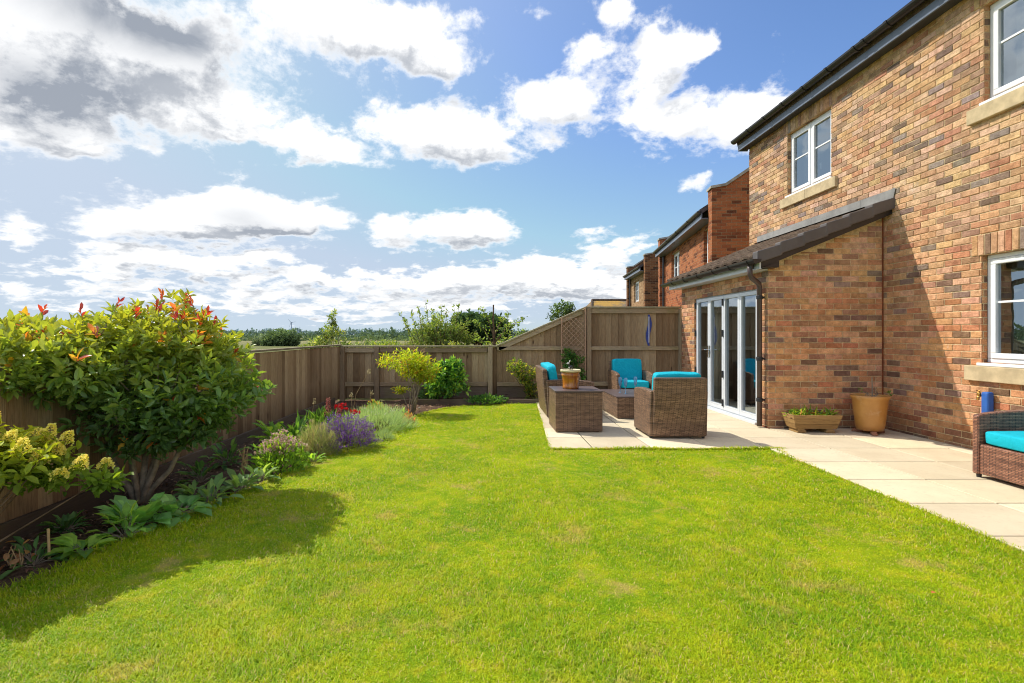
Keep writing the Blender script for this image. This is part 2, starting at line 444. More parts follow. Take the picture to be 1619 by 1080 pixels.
# ------------------------------------------------------------------ mesh helper
class MB:
    """collects shapes, then links them as ONE mesh object"""
    def __init__(self, mtx=None):
        self.v = []; self.f = []; self.c = []; self.M = mtx or Matrix()
        self.col = (.5, .5, .5)
    def add(self, verts, faces, col=None):
        k = len(self.v)
        for p in verts:
            self.v.append(tuple(self.M @ Vector(p)))
        self.f += [tuple(i + k for i in f) for f in faces]
        self.c += [col or self.col] * len(verts)
        return self
    def box(self, x0, x1, y0, y1, z0, z1, col=None, rot=None):
        vs = [(x, y, z) for z in (z0, z1) for y in (y0, y1) for x in (x0, x1)]
        if rot is not None:
            ctr = Vector(((x0 + x1) / 2, (y0 + y1) / 2, (z0 + z1) / 2))
            vs = [tuple(ctr + rot @ (Vector(p) - ctr)) for p in vs]
        return self.add(vs, [(0, 2, 3, 1), (4, 5, 7, 6), (0, 1, 5, 4), (1, 3, 7, 5), (3, 2, 6, 7), (2, 0, 4, 6)], col)
    def prism(self, poly, axis, a0, a1, col=None):
        """extrude a 2-D polygon along an axis: x -> (y,z), y -> (x,z), z -> (x,y)"""
        n = len(poly)
        def P(p, a):
            return {'x': (a, p[0], p[1]), 'y': (p[0], a, p[1]), 'z': (p[0], p[1], a)}[axis]
        vs = [P(p, a0) for p in poly] + [P(p, a1) for p in poly]
        fs = [tuple(range(n))[::-1], tuple(range(n, 2 * n))] + [(i, (i + 1) % n, n + (i + 1) % n, n + i) for i in range(n)]
        return self.add(vs, fs, col)
    def tube(self, pts, rad, seg=8, col=None, cap=True):
        pts = [Vector(p) for p in pts]
        if not isinstance(rad, (list, tuple)):
            rad = [rad] * len(pts)
        vs = []; fs = []
        side = None
        for i, p in enumerate(pts):
            d = (pts[min(i + 1, len(pts) - 1)] - pts[max(i - 1, 0)]).normalized()
            if side is None:
                side = d.orthogonal().normalized()
            else:
                side = (side - d * side.dot(d))
                side = side.normalized() if side.length > 1e-6 else d.orthogonal().normalized()
            up = d.cross(side)
            for k in range(seg):
                t = 2 * PI * k / seg
                vs.append(tuple(p + (side * math.cos(t) + up * math.sin(t)) * rad[i]))
        for i in range(len(pts) - 1):
            for k in range(seg):
                a = i * seg + k; b = i * seg + (k + 1) % seg
                fs.append((a, b, b + seg, a + seg))
        if cap:
            fs.append(tuple(range(seg))[::-1]); fs.append(tuple(range(len(vs) - seg, len(vs))))
        return self.add(vs, fs, col)
    def lathe(self, prof, seg=28, at=(0, 0, 0), col=None):
        vs = []; fs = []
        for r, z in prof:
            for k in range(seg):
                t = 2 * PI * k / seg
                vs.append((at[0] + r * math.cos(t), at[1] + r * math.sin(t), at[2] + z))
        for i in range(len(prof) - 1):
            for k in range(seg):
                a = i * seg + k; b = i * seg + (k + 1) % seg
                fs.append((a, b, b + seg, a + seg))
        fs.append(tuple(range(seg))[::-1]); fs.append(tuple(range(len(vs) - seg, len(vs))))
        return self.add(vs, fs, col)
    def blob(self, c, r, seg=12, col=None, ex=1.0):
        """superellipsoid; ex < 1 squares it off"""
        vs = []; fs = []
        def pw(q):
            return math.copysign(abs(q) ** ex, q)
        rings = seg
        for i in range(1, rings):
            ph = PI * i / rings - PI / 2
            for k in range(seg * 2):
                t = PI * k / seg
                vs.append((c[0] + r[0] * pw(math.cos(ph)) * pw(math.cos(t)), c[1] + r[1] * pw(math.cos(ph)) * pw(math.sin(t)), c[2] + r[2] * pw(math.sin(ph))))
        n = seg * 2
        for i in range(rings - 2):
            for k in range(n):
                a = i * n + k; b = i * n + (k + 1) % n
                fs.append((a, b, b + n, a + n))
        fs.append(tuple(range(n))[::-1]); fs.append(tuple(range(len(vs) - n, len(vs))))
        return self.add(vs, fs, col)
    def build(self, name, material, parent=None, smooth=False, bevel=0, segs=2, loc=None):
        me = bpy.data.meshes.new(name)
        me.from_pydata(self.v, [], self.f)
        me.materials.append(M[material])
        ca = me.color_attributes.new('Col', 'FLOAT_COLOR', 'POINT')
        arr = np.ones((len(self.v), 4), np.float32)
        if self.c:
            arr[:, :3] = np.array(self.c, np.float32)
        ca.data.foreach_set('color', arr.ravel())
        if smooth:
            me.polygons.foreach_set('use_smooth', [True] * len(me.polygons))
        o = bpy.data.objects.new(name, me)
        COL.objects.link(o)
        if parent is not None:
            o.parent = parent
        if loc:
            o.location = loc
        if bevel:
            b = o.modifiers.new('Bevel', 'BEVEL'); b.width = bevel; b.segments = segs; b.limit_method = 'ANGLE'; b.angle_limit = R(40)
        return o

def np_mesh(name, V, faces_flat, loop_tot, material, cols, parent=None, smooth=False):
    """fast mesh from numpy arrays"""
    me = bpy.data.meshes.new(name)
    me.vertices.add(len(V)); me.vertices.foreach_set('co', np.asarray(V, np.float32).ravel())
    me.loops.add(len(faces_flat)); me.loops.foreach_set('vertex_index', np.asarray(faces_flat, np.int32))
    me.polygons.add(len(loop_tot))
    st = np.concatenate([[0], np.cumsum(loop_tot)[:-1]]).astype(np.int32)
    me.polygons.foreach_set('loop_start', st); me.polygons.foreach_set('loop_total', np.asarray(loop_tot, np.int32))
    if smooth:
        me.polygons.foreach_set('use_smooth', np.ones(len(loop_tot), bool))
    me.materials.append(M[material])
    me.update(calc_edges=True)
    ca = me.color_attributes.new('Col', 'FLOAT_COLOR', 'POINT')
    a = np.ones((len(V), 4), np.float32); a[:, :3] = cols
    ca.data.foreach_set('color', a.ravel())
    o = bpy.data.objects.new(name, me); COL.objects.link(o)
    if parent is not None:
        o.parent = parent
    return o

def tag(o, label=None, cat=None, group=None, kind=None):
    if label: o['label'] = label
    if cat: o['category'] = cat
    if group: o['group'] = group
    if kind: o['kind'] = kind
    return o
def thing(name, label, cat, loc=(0, 0, 0), rz=0, group=None):
    o = bpy.data.objects.new(name, None); COL.objects.link(o)
    o.empty_display_size = .1
    o.location = loc; o.rotation_euler = (0, 0, rz)
    return tag(o, label, cat, group)
def dup(root, loc, rz, label, group=None):
    r = root.copy(); COL.objects.link(r); r.location = loc; r.rotation_euler = (0, 0, rz)
    r['label'] = label
    if group: r['group'] = group
    for ch in list(root.children):
        c = ch.copy(); COL.objects.link(c); c.parent = r
        for gc in ch.children:
            d = gc.copy(); COL.objects.link(d); d.parent = c
    return r
def rnd(a, b):
    return random.uniform(a, b)

# ------------------------------------------------------------------ ground, bed, lawn, patio
def sheet(name, x0, x1, y0, y1, z, nx, ny, material, bump=0, kind='structure'):
    xs = np.linspace(x0, x1, nx + 1); ys = np.linspace(y0, y1, ny + 1)
    X, Y = np.meshgrid(xs, ys)
    Z = np.full_like(X, z)
    if bump:
        Z += bump * (np.sin(X * 9.1 + 2 * np.sin(Y * 5.3)) * np.sin(Y * 8.2 + 1.7 * np.sin(X * 4.1)) + RNG.uniform(-.6, .6, X.shape)) * .5
    V = np.stack([X, Y, Z], -1).reshape(-1, 3)
    i = np.arange(nx * ny); r = i // nx; c = i % nx; a = r * (nx + 1) + c
    F = np.stack([a, a + 1, a + nx + 2, a + nx + 1], -1)
    o = np_mesh(name, V, F.ravel(), np.full(len(F), 4), material, .5, smooth=bool(bump))
    o['kind'] = kind
    return o
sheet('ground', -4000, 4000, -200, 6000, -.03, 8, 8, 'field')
sheet('flower_bed', -3.2, 1.0, -1.5, 10.72, .0, 90, 240, 'soil', .03)

EDGE_Y = [-1.5, .5, 2.66, 3.1, 3.5, 4.25, 4.79, 5.3, 6.0, 7.0, 7.9, 8.7, 9.3, 9.62, 9.82, 9.95]
EDGE_X = [-2.95, -2.75, -2.39, -2.29, -2.17, -1.98, -1.85, -1.75, -1.60, -1.37, -1.14, -.95, -.66, -.30, .20, .97]
def lawn_left(y):
    return np.interp(y, EDGE_Y, EDGE_X)
def lawn_right(y):
    y = np.asarray(y, float)
    return np.where(y < 6.0, np.interp(y, [-1.5, 5.62, 5.9, 6.0], [3.18, 3.18, 3.24, 3.36]), np.interp(y, [6.0, 9.95], [.73, .97]))
def lawn_part(ya, yb, ny, nx=40):
    ys = np.linspace(ya, yb, ny + 1)
    l = lawn_left(ys)[:, None]; r = lawn_right(np.minimum(ys, 5.999) if yb < 6.001 else np.maximum(ys, 6.001))[:, None]
    t = np.linspace(0, 1, nx + 1)[None]
    X = l + (r - l) * t; Y = np.repeat(ys[:, None], nx + 1, 1)
    Z = .028 + .006 * np.sin(X * 3.1 + np.sin(Y * 2.3)) * np.sin(Y * 2.7)
    V = np.stack([X, Y, Z], -1).reshape(-1, 3)
    i = np.arange(nx * ny); rr = i // nx; c = i % nx; a = rr * (nx + 1) + c
    return V, np.stack([a, a + 1, a + nx + 2, a + nx + 1], -1)
V1, F1 = lawn_part(-1.5, 6.0, 150); V2, F2 = lawn_part(6.0, 9.95, 90)
F = np.concatenate([F1, F2 + len(V1)])
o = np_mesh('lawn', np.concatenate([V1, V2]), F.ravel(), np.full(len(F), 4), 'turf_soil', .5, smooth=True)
o['kind'] = 'structure'

def make_grass():
    def sample(n, ya, yb, pw):
        # denser towards the near end
        u = RNG.random(n)
        if pw == 1: y = ya * (yb / ya) ** u
        else: y = (ya ** (1 - pw) + u * (yb ** (1 - pw) - ya ** (1 - pw))) ** (1 / (1 - pw))
        l = lawn_left(y) - .015; r = lawn_right(y) + .012
        x = RNG.uniform(-3, 3.4, n)
        k = (x > l) & (x < r)
        return np.stack([x[k], y[k]], 1)
    P = np.concatenate([sample(620000, 1.75, 9.93, 1.6), sample(70000, .3, 1.75, .5)])
    # edge fringe where the turf meets bed and paving
    yy = RNG.uniform(.5, 9.9, 9000); nb = len(P)
    P = np.concatenate([P, np.stack([lawn_left(yy) - RNG.uniform(0, .035, 9000), yy], 1), np.stack([lawn_right(yy) + RNG.uniform(-.02, .022, 9000) * (1 + .6 * np.sin(yy * 9) * np.sin(yy * 23)), yy], 1), np.stack([RNG.uniform(.73, 3.36, 6000), 6.0 + RNG.uniform(-.02, .020, 6000)], 1)])
    n = len(P)
    dist = np.maximum(P[:, 1], 1.8)
    L = RNG.uniform(.012, .030, n) * (1 + .25 * np.sin(P[:, 0] * 5 + np.sin(P[:, 1] * 3)))
    L[nb:] *= RNG.uniform(1.0, 2.1, n - nb)
    W = RNG.uniform(.0022, .0040, n) * np.clip(dist / 2.6, 1, 3)
    th = RNG.uniform(0, 2 * PI, n); lean = RNG.uniform(.45, 1.42, n)
    d = np.stack([np.cos(th) * np.sin(lean), np.sin(th) * np.sin(lean), np.cos(lean)], 1)
    s = np.stack([-np.sin(th), np.cos(th), 0 * th], 1)
    b = np.concatenate([P, np.full((n, 1), .026)], 1)
    mid = b + d * (L * .55)[:, None] + np.array([0, 0, .15]) * L[:, None]
    tip = b + d * L[:, None] + np.array([0, 0, -.05]) * L[:, None]
    w = s * W[:, None] * .5
    V = np.stack([b - w, b + w, mid - w * .85, mid + w * .85, tip], 1).reshape(-1, 3)
    k = np.arange(n)[:, None] * 5
    q = (k + np.array([0, 1, 3, 2])); t = (k + np.array([2, 3, 4]))
    ff = np.concatenate([q.ravel(), t.ravel()]); lt = np.concatenate([np.full(n, 4), np.full(n, 3)])
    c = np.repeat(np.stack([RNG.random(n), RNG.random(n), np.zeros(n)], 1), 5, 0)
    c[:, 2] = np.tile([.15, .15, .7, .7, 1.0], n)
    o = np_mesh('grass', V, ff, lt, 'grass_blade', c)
    tag(o, 'short mown grass with yellowed worn patches over the lawn', 'grass', kind='stuff')
make_grass()

# paving: bevelled slabs on a bed, one sheet of paving
def make_patio():
    mb = MB()
    def slab(x0, x1, y0, y1, xl0=None, xl1=None):
        g = .0068; t = rnd(.70, 1.12); col = (t, t * rnd(.97, 1.01), t * rnd(.92, 1.02)); h = .046 + rnd(-.001, .001)
        e = .005
        a0 = x0 if xl0 is None else xl0; a1 = x0 if xl1 is None else xl1
        lo = [(a0 + g, y0 + g), (x1 - g, y0 + g), (x1 - g, y1 - g), (a1 + g, y1 - g)]
        hi = [(a0 + g + e, y0 + g + e), (x1 - g - e, y0 + g + e), (x1 - g - e, y1 - g - e), (a1 + g + e, y1 - g - e)]
        vs = [(p[0], p[1], -.02) for p in lo] + [(p[0], p[1], h - .004) for p in lo] + [(p[0], p[1], h) for p in hi]
        fs = [(8, 9, 10, 11)] + [(i, (i + 1) % 4, 4 + (i + 1) % 4, 4 + i) for i in range(4)] + [(4 + i, 4 + (i + 1) % 4, 8 + (i + 1) % 4, 8 + i) for i in range(4)]
        mb.add(vs, fs, col)
    xs = [3.18, 3.86, 4.52, 5.18, 5.40]
    ys = [-1.2, -.55, .10, .75, 1.4, 2.05, 2.73, 3.39, 4.05, 4.71, 5.36, 6.0]
    for i in range(len(xs) - 1):
        for j in range(len(ys) - 1):
            slab(xs[i], xs[i + 1], ys[j], ys[j + 1])
    px = [.73, 1.22, 1.88, 2.54, 3.18, 3.84]
    py = [6.0, 6.62, 7.27, 7.93, 8.59, 9.25, 9.95]
    left = lambda y: .73 + (y - 6) * .24 / 3.95
    for j in range(len(py) - 1):
        for i in range(len(px) - 1):
            slab(px[i], px[i + 1], py[j], py[j + 1], *( (left(py[j]), left(py[j + 1])) if i == 0 else (None, None)))
    for i in range(len(xs)):   # behind the lower path, beside the lean-to
        x0 = max(xs[i], 3.84) if i else None
        if i in (1, 2, 3):
            slab(xs[i] if i > 1 else 3.845, xs[i + 1], 6.0, 6.62); slab(xs[i] if i > 1 else 3.845, xs[i + 1], 6.62, 7.255)
    for i in range(len(px) - 1):
        slab(px[i] if i else .97, px[i + 1], 9.95, 10.58)
    o = mb.build('patio', 'paving'); o['kind'] = 'structure'
    jb = MB()
    jb.box(3.19, 5.4, -1.2, 6.0, -.02, .036); jb.box(.985, 5.4, 6.005, 7.255, -.02, .0362); jb.box(.985, 3.84, 7.255, 10.55, -.02, .0364)
    j = jb.build('patio_joint_surface', 'joint_sand'); j['kind'] = 'structure'
make_patio()

# ------------------------------------------------------------------ houses
BR = [((.62, .43, .245), .28), ((.63, .44, .30), .18), ((.56, .35, .20), .21), ((.49, .265, .16), .10), ((.41, .275, .185), .14), ((.24, .18, .14), .055), ((.30, .25, .215), .035)]
def brick_colour(z, dark=1.):
    w = [q[1] * (dark if i >= 4 else 1) for i, q in enumerate(BR)]
    c = random.choices([q[0] for q in BR], w)[0]
    t = max(0, min(1, (3.0 - z) / 1.6)) * .85; k = rnd(.84, 1.14)
    return (min(.85, c[0] * k * 1.04), c[1] * k * (1 - .22 * t) * rnd(.94, 1.05), c[2] * k * (1 - .34 * t) * rnd(.9, 1.08))
def brick(mb, a, b, c, d, col, y=0.):
    j = lambda s: rnd(-s, s)
    p = rnd(.005, .0095); e = .0035
    lo = [(a, c), (b, c), (b, d), (a, d)]
    mid = [(q[0] + j(.0012), y - p + .003, q[1] + j(.0016)) for q in lo]
    sx = [1, -1, -1, 1]; sz = [1, 1, -1, -1]
    hi = [(m_[0] + sx[i] * e * rnd(.6, 1.6), y - p - .0005 + j(.0012), m_[2] + sz[i] * e * rnd(.6, 1.7)) for i, m_ in enumerate(mid)]
    vs = [(q[0], y + .004, q[1]) for q in lo] + mid + hi
    mb.add(vs, [(8, 9, 10, 11)] + [(i, (i + 1) % 4, 4 + (i + 1) % 4, 4 + i) for i in range(4)] + [(4 + i, 4 + (i + 1) % 4, 8 + (i + 1) % 4, 8 + i) for i in range(4)], col)
def lay_bricks(mb, u0, u1, w1, holes=(), top=None, dark=1., w0=0.):
    r = 0
    while w0 + r * .075 < w1:
        z0, z1 = w0 + r * .075 + .005, min(w0 + (r + 1) * .075 - .005, w1)
        zc = (z0 + z1) / 2
        u = math.floor(u0 / .225) * .225 - (.1125 if r % 2 else 0)
        while u < u1:
            a, b = max(u + .005, u0), min(u + .22, u1)
            spans = [(a, b)] if b - a > .012 else []
            for h in holes:
                if h[2] < zc < h[3]:
                    spans = [s for (p, q) in spans for s in ((p, min(q, h[0])), (max(p, h[1]), q)) if s[1] - s[0] > .012]
            for p, q in spans:
                zt = z1
                if top is not None:
                    zt = min(z1, top(p), top(q))
                    if zt - z0 < .015: continue
                brick(mb, p, q, z0, zt, brick_colour(zc, dark))
            u += .225
        r += 1
def soldier(mb, a, b, z0, z1, y):
    n = max(1, round((b - a) / .075)); w = (b - a) / n
    for i in range(n):
        brick(mb, a + w * i + .005, a + w * (i + 1) - .005, z0 + .003, z1, brick_colour(z0), y)

HM = Matrix(((0, 1, 0, 0), (-1, 0, 0, 0), (0, 0, 1, 0), (0, 0, 0, 1)))   # local x = -Y (to the right as one faces the wall), local y = into the wall (+X)
def wall_holes(mb, u0, u1, w0, w1, holes, reveal=.11, y=0., reveals=None):
    """vertical sheet at local y with rectangular openings and their reveals"""
    us = sorted({u0, u1, *[h[0] for h in holes], *[h[1] for h in holes]})
    ws = sorted({w0, w1, *[h[2] for h in holes], *[h[3] for h in holes]})
    for a, b in zip(us, us[1:]):
        for c, d in zip(ws, ws[1:]):
            cu, cw = (a + b) / 2, (c + d) / 2
            if any(h[0] < cu < h[1] and h[2] < cw < h[3] for h in holes):
                continue
            mb.add([(a, y, c), (b, y, c), (b, y, d), (a, y, d)], [(0, 1, 2, 3)])
    if reveals is not None: mb = reveals
    for a, b, c, d in holes:
        r = y + reveal
        for q in ([(a, y, c), (a, r, c), (a, r, d), (a, y, d)], [(b, y, c), (b, y, d), (b, r, d), (b, r, c)], [(a, y, d), (a, r, d), (b, r, d), (b, y, d)], [(a, y, c), (b, y, c), (b, r, c), (a, r, c)]):
            mb.add(q, [(0, 1, 2, 3)])
    return mb

def frame_rect(mb, a, b, c, d, t, y0, y1):
    mb.box(a, b, y0, y1, c, c + t); mb.box(a, b, y0, y1, d - t, d)
    mb.box(a, a + t, y0, y1, c + t, d - t); mb.box(b - t, b, y0, y1, c + t, d - t)

def window(parent, mtx, a, b, c, d, y, lights=2, bar=True, sill=None, handle=True, fmat='white_upvc', curtain=None, lintel=True):
    """white casement: outer frame, one sash per light with a slim glazing bar"""
    mb = MB(mtx)
    frame_rect(mb, a, b, c, d, .045, y, y + .07)
    w = (b - a - .09) / lights
    for i in range(1, lights):
        u = a + .045 + w * i
        mb.box(u - .022, u + .022, y, y + .07, c + .045, d - .045)
    fo = mb.build('window', fmat, parent, bevel=.006)
    for i in range(lights):
        u0 = a + .047 + w * i + (.022 if i else 0); u1 = a + .043 + w * (i + 1) - (.022 if i < lights - 1 else 0)
        sb = MB(mtx); frame_rect(sb, u0, u1, c + .047, d - .047, .058, y - .012, y + .055)
        sb.build('sash', fmat, fo, bevel=.008)
        if bar:
            bb = MB(mtx); zc = c + (d - c) * .56; bb.box(u0 + .058, u1 - .058, y + .010, y + .030, zc - .011, zc + .011)
            bb.build('glazing_bar', fmat, fo)
        gb = MB(mtx)
        gb.add([(u0 + .05, y + .02, c + .1), (u1 - .05, y + .02, c + .1), (u1 - .05, y + .02, d - .1), (u0 + .05, y + .02, d - .1)], [(0, 1, 2, 3)])
        gb.build('pane', 'window_glass', fo)
    if handle:
        hb = MB(mtx); u = a + .047 + w * (lights - 1) + .022 + .05
        hb.tube([(u + .03, y + .06, c + .34), (u + .055, y + .075, c + .36), (u + .06, y + .075, c + .26)], .009)
        hb.build('handle', fmat, fo)
    if sill:
        sb = MB(mtx); sb.box(a - .03, b + .03, -.035, y + .02, c - .035, c - .002); sb.build('window_board', fmat, fo, bevel=.006)
        st = MB(mtx); st.box(a - .16, a + (b - a) * .5 - .003, -.055, y + .02, c - .20, c - .037); st.box(a + (b - a) * .5 + .003, b + .16, -.055, y + .02, c - .20, c - .037)
        st.build('stone_sill', 'stone', fo, bevel=.008)
    if lintel:
        lb = MB(mtx); lb.box(a - .11, b + .11, -.0085, y + .0, d + .002, d + .225)
        lc = lb.build('soldier_course', 'mortar', fo)
        sb_ = MB(mtx); soldier(sb_, a - .11, b + .11, d + .002, d + .222, -.0085); sb_.build('lintel_brick', 'facing_brick', fo)
    # a room behind the glass
    rb = MB(mtx); y2 = y + 2.6
    z0, z1, ua, ub = c - .6, d + .12, a - .10, b + .10
    rb.add([(ua, y + .13, z0), (ub, y + .13, z0), (ub, y2, z0), (ua, y2, z0), (ua, y + .13, z1), (ub, y + .13, z1), (ub, y2, z1), (ua, y2, z1)], [(0, 1, 2, 3), (4, 7, 6, 5), (2, 6, 7, 3), (0, 3, 7, 4), (1, 5, 6, 2)])
    rb.build('room', 'room_wall', fo)
    if curtain:
        cb = MB(mtx)
        for (p, q) in curtain:
            n = 30; vs = []
            for i in range(n + 1):
                u = p + (q - p) * i / n; yy = y + .2 + .025 * math.sin(i * 1.35)
                vs += [(u, yy, c - .1), (u, yy, d + .1)]
            cb.add(vs, [(2 * i, 2 * i + 2, 2 * i + 3, 2 * i + 1) for i in range(n)])
        cb.build('curtain', 'curtain_cloth', fo)
    return fo

house = thing('brick_house', 'buff and orange brick house with a tiled lean-to and white windows beside the patio', 'house', (0, 0, 0))
T = Matrix.Translation((5.4, 0, 0)) @ HM
# openings in local u = -Y
W_UL = (-9.56, -8.35, 3.77, 4.86); W_UR = (-5.80, -4.60, 3.82, 4.86); W_LR = (-5.83, -4.60, 1.01, 2.17)
mb = MB(T)
HO = [W_UL, W_UR, W_LR]
wall_holes(mb, -10.93, 1.5, -.02, 5.10, HO, .06, 0., MB(T))
mb.add([(-10.93, 0, -.02), (-10.93, 0, 5.1), (-10.93, 4.1, 7.6), (-10.93, 8, 5.1), (-10.93, 8, -.02)], [(0, 1, 2, 3, 4)])
mb.add([(1.5, 0, -.02), (1.5, 0, 5.1), (1.5, 4.1, 7.6), (1.5, 8, 5.1), (1.5, 8, -.02)], [(0, 1, 2, 3, 4)])
mb.add([(-10.93, 8, -.02), (1.5, 8, -.02), (1.5, 8, 5.1), (-10.93, 8, 5.1)], [(0, 1, 2, 3)])
mb.build('wall', 'mortar', house)
for hole in HO:
    rv = MB(T); wall_holes(MB(T), hole[0], hole[1], hole[2], hole[3], [hole], .06, 0., rv); rv.build('window_reveal', 'brick_buff', house)
fb = MB(T); lay_bricks(fb, -10.93, 1.5, 5.08, HO); fb.build('facing_bricks', 'facing_brick', house)
Y0 = .06
window(house, T, *W_UL, Y0, 2, sill=True, curtain=[(-9.5, -9.38)])
window(house, T, *W_UR, Y0, 2, sill=True, curtain=[(-5.72, -5.38)])
window(house, T, *W_LR, Y0, 2, sill=True, curtain=[(-5.76, -5.52)])

# main roof, soffit, fascia and gutter
rb = MB(T)
rb.prism([(-.19, 5.16), (4.1, 7.72), (8.4, 5.16), (8.4, 5.28), (4.1, 7.86), (-.215, 5.285)], 'x', -11.04, 1.6)
rb.build('roof', 'roof_tile', house)
sb = MB(T); sb.box(-10.99, 1.58, -.168, -.002, 5.078, 5.098); sb.build('soffit', 'soffit', house)
fb = MB(T); fb.box(-11.0, 1.59, -.192, -.169, 5.060, 5.27)
fb.box(-11.02, -10.992, -.194, .0, 5.058, 5.275)
fb.build('fascia', 'fascia', house)
def gutter(parent, mtx, u0, u1, y, z, r, sections, name='gutter', mt='dark_plastic'):
    mb = MB(mtx); n = 8
    prof = [(y - r + 2 * r * i / n, 0) for i in range(n + 1)]
    prof = [(y + r * math.cos(PI + PI * i / n), z + r * math.sin(PI + PI * i / n)) for i in range(n + 1)]
    inner = [(y + (r - .006) * math.cos(2 * PI - PI * i / n), z + (r - .006) * math.sin(2 * PI - PI * i / n)) for i in range(n + 1)]
    mb.prism(prof + inner, 'x', u0, u1)
    mb.prism([(y + r * math.cos(PI + PI * i / n), z + r * math.sin(PI + PI * i / n)) for i in range(n + 1)], 'x', u0 - .005, u0 - .001)
    mb.prism([(y + r * math.cos(PI + PI * i / n), z + r * math.sin(PI + PI * i / n)) for i in range(n + 1)], 'x', u1 + .001, u1 + .005)
    go = mb.build(name, mt, parent)
    for s in sections:
        bb = MB(mtx); R2 = r + .009
        bb.prism([(y + R2 * math.cos(PI + PI * i / n), z + R2 * math.sin(PI + PI * i / n)) for i in range(n + 1)] + [(y + (r + .001) * math.cos(2 * PI - PI * i / n), z + (r + .001) * math.sin(2 * PI - PI * i / n)) for i in range(n + 1)], 'x', s - .025, s + .025)
        bb.build('gutter_bracket', mt, go)
    return go
gutter(house, T, -11.05, 1.6, -.262, 5.275, .066, [-10.4, -9.8, -9.2, -8.6, -8.0, -7.4, -7.22, -6.8, -6.2, -5.6])

# lean-to extension
XW = 3.84
E = Matrix.Translation((XW, 0, 0)) @ HM
NY, FY = 7.26, 10.42           # near and far ends of the lean-to
DOOR = (-9.80, -7.53, .05, 1.985)
mb = MB(E)
rv = MB(E); wall_holes(mb, -FY, -NY, -.02, 2.30, [DOOR], .09, 0., rv)
mb.build('lean_to_wall', 'mortar', house); rv.build('door_reveal', 'brick_buff', house)
fb = MB(E); lay_bricks(fb, -FY, -NY, 2.20, [DOOR], dark=1.15); fb.build('lean_to_bricks', 'facing_brick', house)
fb = MB(Matrix.Translation((0, NY, 0))); lay_bricks(fb, XW, 5.372, 3.0, (), lambda u: 2.335 - .19 + (u - 3.6) * .4111, 1.35); fb.build('lean_to_bricks', 'facing_brick', house)
for yy, fc in ((NY, (0, 1, 2, 3)), (FY, (3, 2, 1, 0))):
    eb = MB(); eb.add([(XW, yy, -.02), (5.4, yy, -.02), (5.4, yy, 3.02), (XW, yy, 2.40)], [fc])
    eb.build('lean_to_end_wall', 'mortar', house)
jb = MB(); jb.box(5.372, 5.388, NY - .012, NY - .001, .05, 2.95); jb.build('movement_joint', 'sealant', house)

# tiled roof in overlapping courses with a shallow profile
def lean_roof():
    mb = MB(); x0, z0, x1, z1 = 3.60, 2.335, 5.40, 3.075
    nc = 7; sl = (z1 - z0) / (x1 - x0); ya, yb = 7.16, 10.58; n = 96
    for k in range(nc):
        xa = x0 + (x1 - x0) * k / nc; xb = min(5.398, x0 + (x1 - x0) * (k + 1) / nc + .05)
        vs = []
        for i in range(n + 1):
            y = ya + (yb - ya) * i / n
            h = .018 * (.5 + .5 * math.cos(i * 2 * PI / 8)) + rnd(-.002, .002)
            vs += [(xa, y, z0 + sl * (xa - x0) + h), (xa, y, z0 + sl * (xa - x0) + .032 + h), (xb, y, z0 + sl * (xb - x0) + .018 + h)]
        fs = []
        for i in range(n):
            a = 3 * i; fs += [(a, a + 1, a + 4, a + 3), (a + 1, a + 2, a + 5, a + 4)]
        mb.add(vs, fs)
    mb.add([(x0, ya, z0 - .03), (x1, ya, z1 - .03), (x1, yb, z1 - .03), (x0, yb, z0 - .03), (x0, ya, z0), (x1, ya, z1), (x1, yb, z1), (x0, yb, z0)], [(0, 1, 2, 3), (0, 4, 5, 1), (3, 2, 6, 7), (0, 3, 7, 4)])
    ro = mb.build('lean_to_roof', 'roof_tile', house)
    # verge caps step up the rake, one per course
    for k in range(6):
        xa = x0 - .005 + (x1 - x0) * k / 6; xb = x0 + (x1 - x0) * (k + 1) / 6 + .03
        cb = MB(); z = lambda x: z0 + sl * (x - x0)
        dy = -.003 * k
        t = .075
        cb.add([(xa, 7.065 + dy, z(xa) - .085), (xb, 7.065 + dy, z(xb) - .110), (xb, 7.065 + dy, z(xb) + .040), (xa, 7.065 + dy, z(xa) + .075),
                (xa, 7.20, z(xa) - .085), (xb, 7.20, z(xb) - .110), (xb, 7.20, z(xb) + .040), (xa, 7.20, z(xa) + .075)],
               [(0, 1, 2, 3), (7, 6, 5, 4), (3, 2, 6, 7), (0, 4, 5, 1), (0, 3, 7, 4), (1, 5, 6, 2)])
        cb.build('verge_cap', 'verge_cap', ro, bevel=.012)
    ub = MB(); z = lambda x: z0 + sl * (x - x0)
    ub.prism([(3.66, z(3.66) - .17), (5.398, z(5.40) - .17), (5.398, z(5.40) - .03), (3.66, z(3.66) - .03)], 'y', 7.10, NY - .002)
    ub.prism([(3.66, 2.20), (3.90, 2.20), (3.90, z(3.9) - .172), (3.66, z(3.66) - .172)], 'y', 7.10, NY - .002)
    ub.build('box_end', 'dark_plastic', ro)
    lb = MB()
    for k in range(6):
        a = 7.10 + k * .58; b = min(10.6, a + .592)
        off = .002 * (k % 2)
        lb.add([(5.384 - off, a, 3.23), (5.384 - off, b, 3.23), (5.378 - off, b, 3.10), (5.378 - off, a, 3.10), (5.25, a, 3.075 + off), (5.25, b, 3.075 + off)], [(0, 1, 2, 3), (3, 2, 5, 4)])
    lb.add([(5.383, 7.03, 3.235), (5.383, 7.105, 3.235), (5.376, 7.105, 3.02), (5.376, 7.085, 3.02)], [(0, 1, 2, 3)])
    lb.build('lead_flashing', 'lead', ro)
lean_roof()
